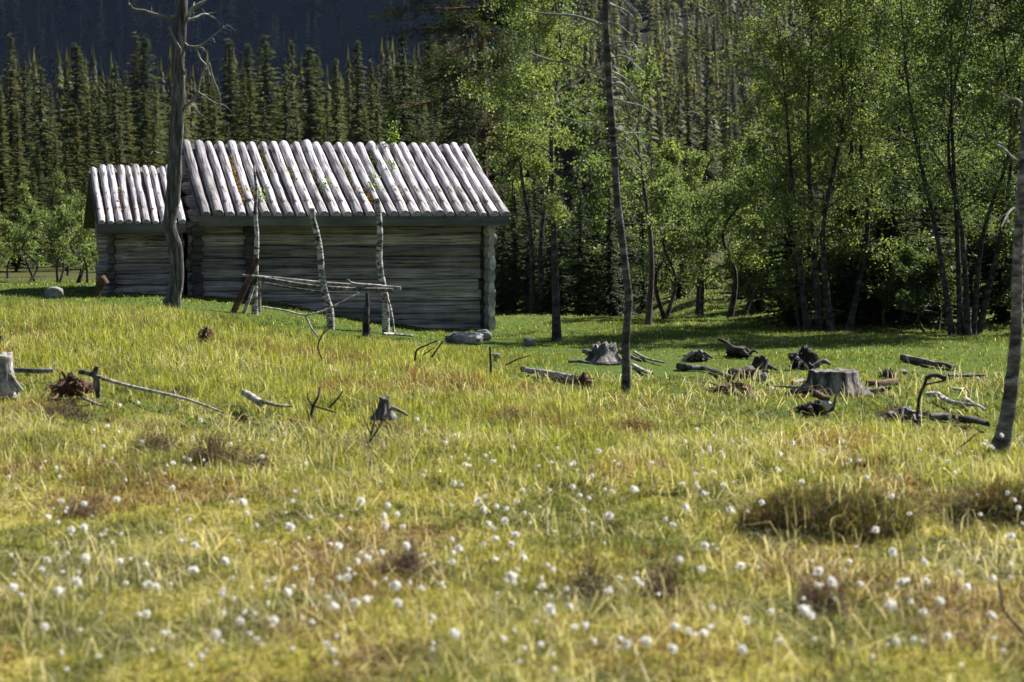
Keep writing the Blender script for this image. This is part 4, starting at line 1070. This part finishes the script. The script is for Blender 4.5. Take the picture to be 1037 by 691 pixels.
def forest():
    rs = np.random.RandomState(77); i = 0
    def row(n, u0, u1, D0, D1, v0, v1, lib, label, group, wide=(1.0, 1.3)):
        nonlocal i
        for k in range(n):
            u = u0 + (u1 - u0) * (k + .15 + .7 * rs.rand()) / n
            put_spruce(lib, rs.randint(99), u, rs.uniform(D0, D1), rs.uniform(v0, v1), None, label, group, rs.uniform(*wide)); i += 1
    row(40, -60, 480, 118, 160, 30, 88, SP, 'dark spruce in the tall back row of the wood left and above the hut roofs', 'spruces of the back row above the hut', (.85, 1.9))
    row(36, -60, 450, 88, 116, 58, 150, SP, 'spruce of the middle row in the wood above the hut and shed roofs', 'spruces of the middle row above the hut', (.95, 1.3))
    row(28, -60, 430, 62, 86, 95, 175, SP, 'spruce of the front row in the wood behind the hut and shed', 'spruces of the front row behind the hut', (1.0, 1.35))
    row(12, -40, 200, 52, 60, 150, 225, SP, 'small spruce beyond the young birches left of the shed', 'small spruces left of the shed', (1.2, 1.6))
    row(9, 395, 560, 50, 62, 20, 150, SPN, 'dense dark spruce behind the red barked pine and the hut gable', 'spruces behind the pine', (1.0, 1.3))
    row(22, 495, 720, 40, 58, 110, 235, SPN, 'dark spruce in the shaded wood right of the hut', 'spruces in the wood right of the hut', (1.0, 1.3))
    row(10, 740, 880, 38, 46, 190, 270, SPN, 'low spruce in the dark behind the broad birch clump', 'low spruces behind the broad clump', (1.2, 1.7))
    row(8, 610, 720, 64, 90, 60, 150, SP, 'spruce at the foot of the hillside seen above the young birches', 'spruces at the foot of the hillside', (.9, 1.2))
    row(9, 880, 1080, 33, 38, -70, 90, SPN, 'tall black green spruce inside the thicket on the right', 'spruces inside the right thicket', (.8, 1.1))
    row(12, 850, 1100, 40, 52, -40, 130, SPN, 'spruce deep in the wood behind the right thicket', 'spruces behind the right thicket', (1.0, 1.3))
    # two small bushy ones that show on their own
    put_spruce(SPN, 0, 800, 29.5, 250, None, 'small dark spruce bush at the foot of the broad birch clump', '', 2.0)
    put_spruce(SPN, 1, 905, 29.0, 262, None, 'small dark spruce bush left of the fan of pale stems', '', 2.2)
    put_spruce(SPN, 2, 768, 33, 235, None, 'small spruce beside the sunny gap, left of the broad birch clump', '', 1.7)
    put_spruce(SPN, 2, 1015, 29.5, 270, None, 'small dark spruce bush right of the fan of pale stems', '', 2.2)
    put_spruce(SPN, 1, 935, 30, 286, None, 'lowest dark spruce bush, before the stem fan', '', 2.6)
    put_spruce(SPN, 1, 860, 30, 280, None, 'low dark spruce bush under the second many stemmed birch', '', 2.4)
    put_spruce(SPN, 0, 646, 52, 55, None, 'narrow spruce right behind the slender centre trunk', '', .7)
    row(9, 500, 640, 36, 41, 205, 262, SPN, 'low dark spruce in the shade at the wood edge right of the hut', 'low spruces at the wood edge', (1.3, 1.8))
    for k in range(75):
        D = 150 + 230 * ((k + rs.rand()) / 75) ** .8
        put_spruce(SP, rs.randint(99), rs.uniform(560, 900), D, None, rs.uniform(7, 12), 'grey green spruce standing on the hazy hillside right of centre', 'spruces on the hillside', rs.uniform(.75, 1.0))
forest()

# ------------------------------------------------------------------ far woods: one mass of conifers on the hill and the mountain
def far_forest():
    rs = np.random.RandomState(9); temps = []
    for q in range(4):
        V = []; Ht = 1.0; nl = 19
        for k in range(nl):
            z = .06 + .88 * k / (nl - 1); r = .17 * (1 - z) ** .9 + .006
            for b in range(5):
                an = rs.rand() * 2 * pi; rr = r * (.5 + .9 * rs.rand()); w_ = .4 + .35 * rs.rand(); dz = .02 + .05 * rs.rand()
                V += [(0, 0, z + .015), (cos(an - w_) * rr * .7, sin(an - w_) * rr * .7, z - dz * .6), (cos(an) * rr, sin(an) * rr, z - dz), (cos(an + w_) * rr * .7, sin(an + w_) * rr * .7, z - dz * .5)]
        V += [(-.012, 0, .9), (.012, 0, .9), (.002, 0, 1.03), (0, .002, 1.03)]
        temps.append(np.array(V))
    mb = MB()
    def add(x, y, h, tone=1.0):
        z = H(x, y); n = len(x); c = np.array((.065, .075, .036)) * ((.6 + .9 * rs.rand(n)) if tone <= 1 else (.25 + 2.2 * rs.rand(n) ** 2.5))[:, None] * tone
        which = rs.randint(0, 4, n)
        for q in range(4):
            k = which == q; m = k.sum()
            if not m: continue
            a = rs.rand(m) * 2 * pi; T = temps[q]; nv = len(T)
            X = (T[None, :, 0] * np.cos(a)[:, None] - T[None, :, 1] * np.sin(a)[:, None]) * h[k][:, None] + x[k][:, None]
            Y = (T[None, :, 0] * np.sin(a)[:, None] + T[None, :, 1] * np.cos(a)[:, None]) * h[k][:, None] + y[k][:, None]
            Z_ = T[None, :, 2] * h[k][:, None] + z[k][:, None]
            mb.add(np.stack([X, Y, Z_], 2).reshape(-1, 3), np.arange(m * nv).reshape(-1, 4), None, np.repeat(c[k], nv, 0))
    n = 1700; y = 165 + 300 * rs.rand(n) ** .8; x = (rs.rand(n) * 2 - 1) * y * .36
    add(x, y, rs.uniform(6.5, 12, n))
    n = 420; y = rs.uniform(160, 225, n); x = y * rs.uniform(-.33, .06, n); add(x, y, rs.uniform(9, 16, n) * 1.0, .8)
    n = 4200; y = 660 + 150 * rs.rand(n); x = (rs.rand(n) * 2 - 1) * y * .36; add(x, y, rs.uniform(10, 20, n), 1.1)
    tag(link('far_forest', mb.mesh('far_forest', M['needle'], False)), 'distant conifer forest covering the hill and the dark mountain', 'forest', kind='stuff')
far_forest()

# ------------------------------------------------------------------ bog plants
def cotton():
    rs = np.random.RandomState(15)
    heads = []; stems = []
    for q in range(7):
        Hs = .20; mb = MB(); lean = Vector((rs.normal() * .04, rs.normal() * .04, Hs)); st = catmull([(0, 0, -.02), tuple(lean * .5 + Vector((rs.normal() * .01, 0, 0))), tuple(lean)], 5)
        tube(mb, st, (.0022, .0016), 4, cap=False, col=(.24, .25, .09)); stems.append(mb.mesh('stem', M['grass']))
        mb = MB(); n = 150; d = rs.normal(size=(n, 3)); d[:, 2] = d[:, 2] * .8 + .1; d /= np.linalg.norm(d, axis=1)[:, None]
        sag = np.array([rs.normal() * .007, rs.normal() * .007, -.007])
        c = np.array(lean) + np.array([0, 0, .010]); Lh = (.008 + .010 * rs.rand(n) ** 2 + .014 * np.clip(d @ np.array((-.7, rs.normal() * .4, -.5)), 0, 1) * rs.rand(n))[:, None]
        lump(mb, tuple(c), (.006, .0065, .0075), q, None, .5, 9, 6)
        pos = np.tile(c, (n, 1)); e = np.cross(d, rs.normal(size=(n, 3))); e /= np.linalg.norm(e, axis=1)[:, None]
        v = np.stack([pos - e * .0022, pos + e * .0022, pos + d * Lh + e * .0016 + sag, pos + d * Lh * .96 - e * .0016 + sag], 1)
        mb.add(v.reshape(-1, 3), np.arange(n * 4).reshape(n, 4)); heads.append(mb.mesh('seed_head', M['cotton'], True))
    # clustered positions in the picture
    spots = []
    named = [(66, 533), (68, 530), (97, 551), (104, 553), (167, 556), (176, 522), (173, 512), (150, 491), (248, 546), (237, 542), (105, 597), (146, 629), (76, 629), (84, 628), (81, 632), (22, 592), (6, 640), (101, 675), (272, 606), (280, 604), (284, 646), (300, 651), (307, 527), (339, 540), (345, 545), (252, 453), (268, 606), (252, 664),
             (601, 518), (595, 536), (500, 566), (498, 570), (527, 591), (542, 622), (556, 597), (549, 600), (418, 640), (424, 646), (410, 610), (443, 634), (434, 580), (449, 582), (460, 598), (385, 565), (392, 562), (382, 560), (533, 672), (573, 682), (634, 661), (632, 632), (468, 465), (473, 467), (490, 461), (573, 461), (440, 484), (449, 503), (379, 494), (723, 553), (769, 530), (764, 528),
             (882, 552), (907, 622), (930, 628), (951, 667), (950, 664), (976, 690), (1034, 624), (717, 491), (700, 506), (716, 471), (1030, 523), (1024, 518), (1003, 568), (1034, 541), (704, 458), (712, 459), (722, 441), (770, 402), (826, 459), (880, 502), (790, 478), (988, 457), (1004, 464), (1018, 466), (970, 470), (19, 491), (17, 497), (112, 470), (88, 441), (95, 443), (121, 422), (136, 418)]
    for (u, v) in named: spots.append((u + .5, v + 4))
    cent = [(rs.uniform(0, 1037), 440 + 250 * rs.rand() ** 1.0) for _ in range(34)] + [(470, 480), (420, 600), (460, 620), (100, 560), (770, 480), (740, 460), (700, 500), (560, 560), (380, 560), (520, 590)]
    while len(spots) < 470:
        if rs.rand() < .62:
            c = cent[rs.randint(len(cent))]; u, v = c[0] + rs.normal() * 45, c[1] + rs.normal() * 14
        else:
            u, v = rs.uniform(-20, 1057), 432 + 270 * rs.rand() ** .9
        if u > 620: v -= 10 * rs.rand()
        if v > 415 and v < 705 and not (800 < u < 900 and 505 < v < 560): spots.append((u, v))
    pts = []
    for (u, v) in spots:
        q = P(u, min(v + 8, 700)); pts.append((q, v))
    pts.sort(key=lambda s: s[0].y)
    far = MB(); n = 0
    rest = pts[300:]
    for q, v in pts[:300]:
        k = rs.randint(7); sc = .45 + .75 * rs.rand() ** 2
        s = link('cottongrass', stems[k], None, q); s.rotation_euler = (rs.normal() * .25, rs.normal() * .25, rs.rand() * 6.28); s.scale = (sc * rs.uniform(.85, 1.2), sc * rs.uniform(.85, 1.2), sc * rs.uniform(.85, 1.15))
        tag(s, 'white tufted cottongrass stalk nodding among the foreground moss and straw', 'cottongrass', 'cottongrass of the near bog')
        h = link('seed_head', heads[k], s)
    for q, v in rest:
        k = rs.randint(7); sc = .38 + .5 * rs.rand(); a = rs.rand() * 6.28
        me = heads[k]; co_ = np.empty(len(me.vertices) * 3, np.float32); me.vertices.foreach_get('co', co_); c3 = co_.reshape(-1, 3) * sc
        c3 = np.stack([c3[:, 0] * cos(a) - c3[:, 1] * sin(a), c3[:, 0] * sin(a) + c3[:, 1] * cos(a), c3[:, 2]], 1) + np.array(q)
        quads = [tuple(p.vertices) for p in me.polygons]
        far.add(c3, [f for f in quads if len(f) == 4])
    tag(link('far_cottongrass', far.mesh('far_cottongrass', M['cotton'])), 'small white cottongrass heads further up the meadow', 'cottongrass', kind='stuff')
cotton()

def heather_clump(label, u, v, wpx, hpx, n, seed, col=((.05, .036, .028), (.16, .125, .095)), name='heather', cat='shrub'):
    b = P(u, v); k = b.y / F; rs = np.random.RandomState(seed); mb = MB(); lf = MB()
    for i in range(n):
        x, y = rs.normal() * wpx * k * .27, rs.normal() * wpx * k * .2
        z = gz(b.x + x, b.y + y) - b.z; h = hpx * k * (.5 + .9 * rs.rand()) * math.exp(-(x / (wpx * k * .5)) ** 2)
        d = Vector((rs.normal() * .35, rs.normal() * .35, 1)); t_ = rs.rand()
        lp = limb_pts((x, y, z - .01), d, h, .1, rs, 4); c = np.array(col[0]) + (np.array(col[1]) - np.array(col[0])) * t_
        tube(lf, lp, (.0024, .001), 3, cap=False, col=c)
        m = 9; kk = rs.randint(1, 5, m); pos = np.array([tuple(lp[a]) for a in kk]) + rs.normal(size=(m, 3)) * .012
        leaves(lf, pos,   .015, np.tile(c * 1.15, (m, 1)) * (.7 + .6 * rs.rand(m))[:, None], seed + i, .4)
    t = thing(name, label, cat, b); link('foliage', lf.mesh('foliage', M['heather'], False), t)
heather_clump('dark brown heather bush in the left bog, below the thin pale branch', 216, 468, 60, 30, 260, 1)
heather_clump('second brown heather bush right of the darkest one, near cotton heads', 262, 474, 46, 20, 150, 2)
heather_clump('low grey heather left of the darkest heather bush', 160, 452, 70, 20, 180, 3)
heather_clump('reddish heather sprigs at the left edge among moss', 85, 520, 40, 22, 90, 4, ((.09, .06, .048), (.21, .155, .125)))
heather_clump('thin reddish heather sprigs in the centre foreground', 412, 575, 46, 34, 110, 5, ((.09, .062, .05), (.22, .165, .135)))
heather_clump('reddish brown sprigs in front of the dark mossy hummock', 832, 612, 40, 42, 110, 6, ((.09, .055, .045), (.20, .14, .115)))
heather_clump('sparse heather sprigs left of the reddish ones before the hummock', 595, 600, 60, 36, 100, 7)
heather_clump('sparse brown sprigs in the moss right of the middle foreground', 672, 598, 50, 34, 90, 8)
heather_clump('brown heather under the roots of the upturned root plate', 60, 416, 60, 18, 170, 9)
heather_clump('grey heather tufts at the meadow fringe left of the leaning birch', 950, 520, 60, 16, 70, 10)
heather_clump('rusty low sprigs in front of the slender centre tree', 640, 432, 60, 14, 160, 11, ((.10, .055, .035), (.22, .13, .085)))
heather_clump('rusty low sprigs in the yellow grass left of the centre tree', 520, 418, 50, 12, 110, 12, ((.10, .055, .035), (.22, .13, .085)))
heather_clump('fine brown twigs above the reddish crumbling stump', 905, 420, 40, 14, 120, 13)

def sprigs():
    rs = np.random.RandomState(44); lf = MB(); x, y = scatter(30000, 5.4, 16, rs)
    k = (fbm(x * .8 + 4, y * .55, 101) > .56) & (rs.rand(len(x)) < .16); x, y = x[k], y[k]
    for i in range(len(x)):
        h = .05 + .10 * rs.rand(); c = np.array((.06, .045, .035)) + np.array((.13, .10, .08)) * rs.rand()
        lp = limb_pts((x[i], y[i], gz(x[i], y[i]) - .01), (rs.normal() * .45, rs.normal() * .45, 1), h, .1, rs, 3)
        tube(lf, lp, (.0022, .001), 3, cap=False, col=c)
        m = 6; kk = rs.randint(1, 4, m); pos = np.array([tuple(lp[a]) for a in kk]) + rs.normal(size=(m, 3)) * .01
        leaves(lf, pos, .014, np.tile(c, (m, 1)) * (.7 + .6 * rs.rand(m))[:, None], i, .4)
    tag(link('heather_sprigs', lf.mesh('heather_sprigs', M['heather'], False)), 'thin grey brown heather sprigs scattered through the foreground bog', 'heather', kind='stuff')
sprigs()

def hummock_fringe(label, hm, seed):
    hx, hy, hr, hh = hm; rs = np.random.RandomState(seed); mb = MB(); n = 5200
    a = rs.rand(n) * 2 * pi; r = np.sqrt(rs.rand(n)) * 1.15
    x = hx + np.cos(a) * hr * r; y = hy + np.sin(a) * hr * .75 * r
    front = np.clip(-np.sin(a), 0, 1) * r
    c = np.where((rs.rand(n) < .55)[:, None], np.array((.045, .045, .014)), np.array((.10, .06, .03)))
    k = rs.rand(n) < .12; c[k] = (.33, .27, .15); k = rs.rand(n) < .15; c[k] = (.12, .15, .03)
    c = c * (.6 + .7 * rs.rand(n))[:, None]
    blades(mb, x, y, .06 + .11 * rs.rand(n), np.full(n, .0045), c, rs, 1.0, (-.1, -.45))
    tag(link('grass_tussock', mb.mesh('grass_tussock', M['grass'], False)), label, 'tussock')
hummock_fringe('dark mossy hummock with overhanging grass in the right foreground', HUM1, 3)
hummock_fringe('dark mossy hummock cut by the right picture edge', HUM2, 4)

build_grass()

# ------------------------------------------------------------------ air
def haze():
    mb = MB(); box(mb, -900, 900, -40, 1300, -6, 480)
    m, nt, out = mat('haze_air')
    v = nt.nodes.new('ShaderNodeVolumePrincipled'); v.inputs['Color'].default_value = (.40, .58, 1.0, 1); v.inputs['Density'].default_value = HAZE
    v.inputs['Anisotropy'].default_value = 0
    nt.links.new(v.outputs[0], out.inputs['Volume'])
    tag(link('haze', mb.mesh('haze', m, False)), kind='stuff')
HAZE = .000038
haze()
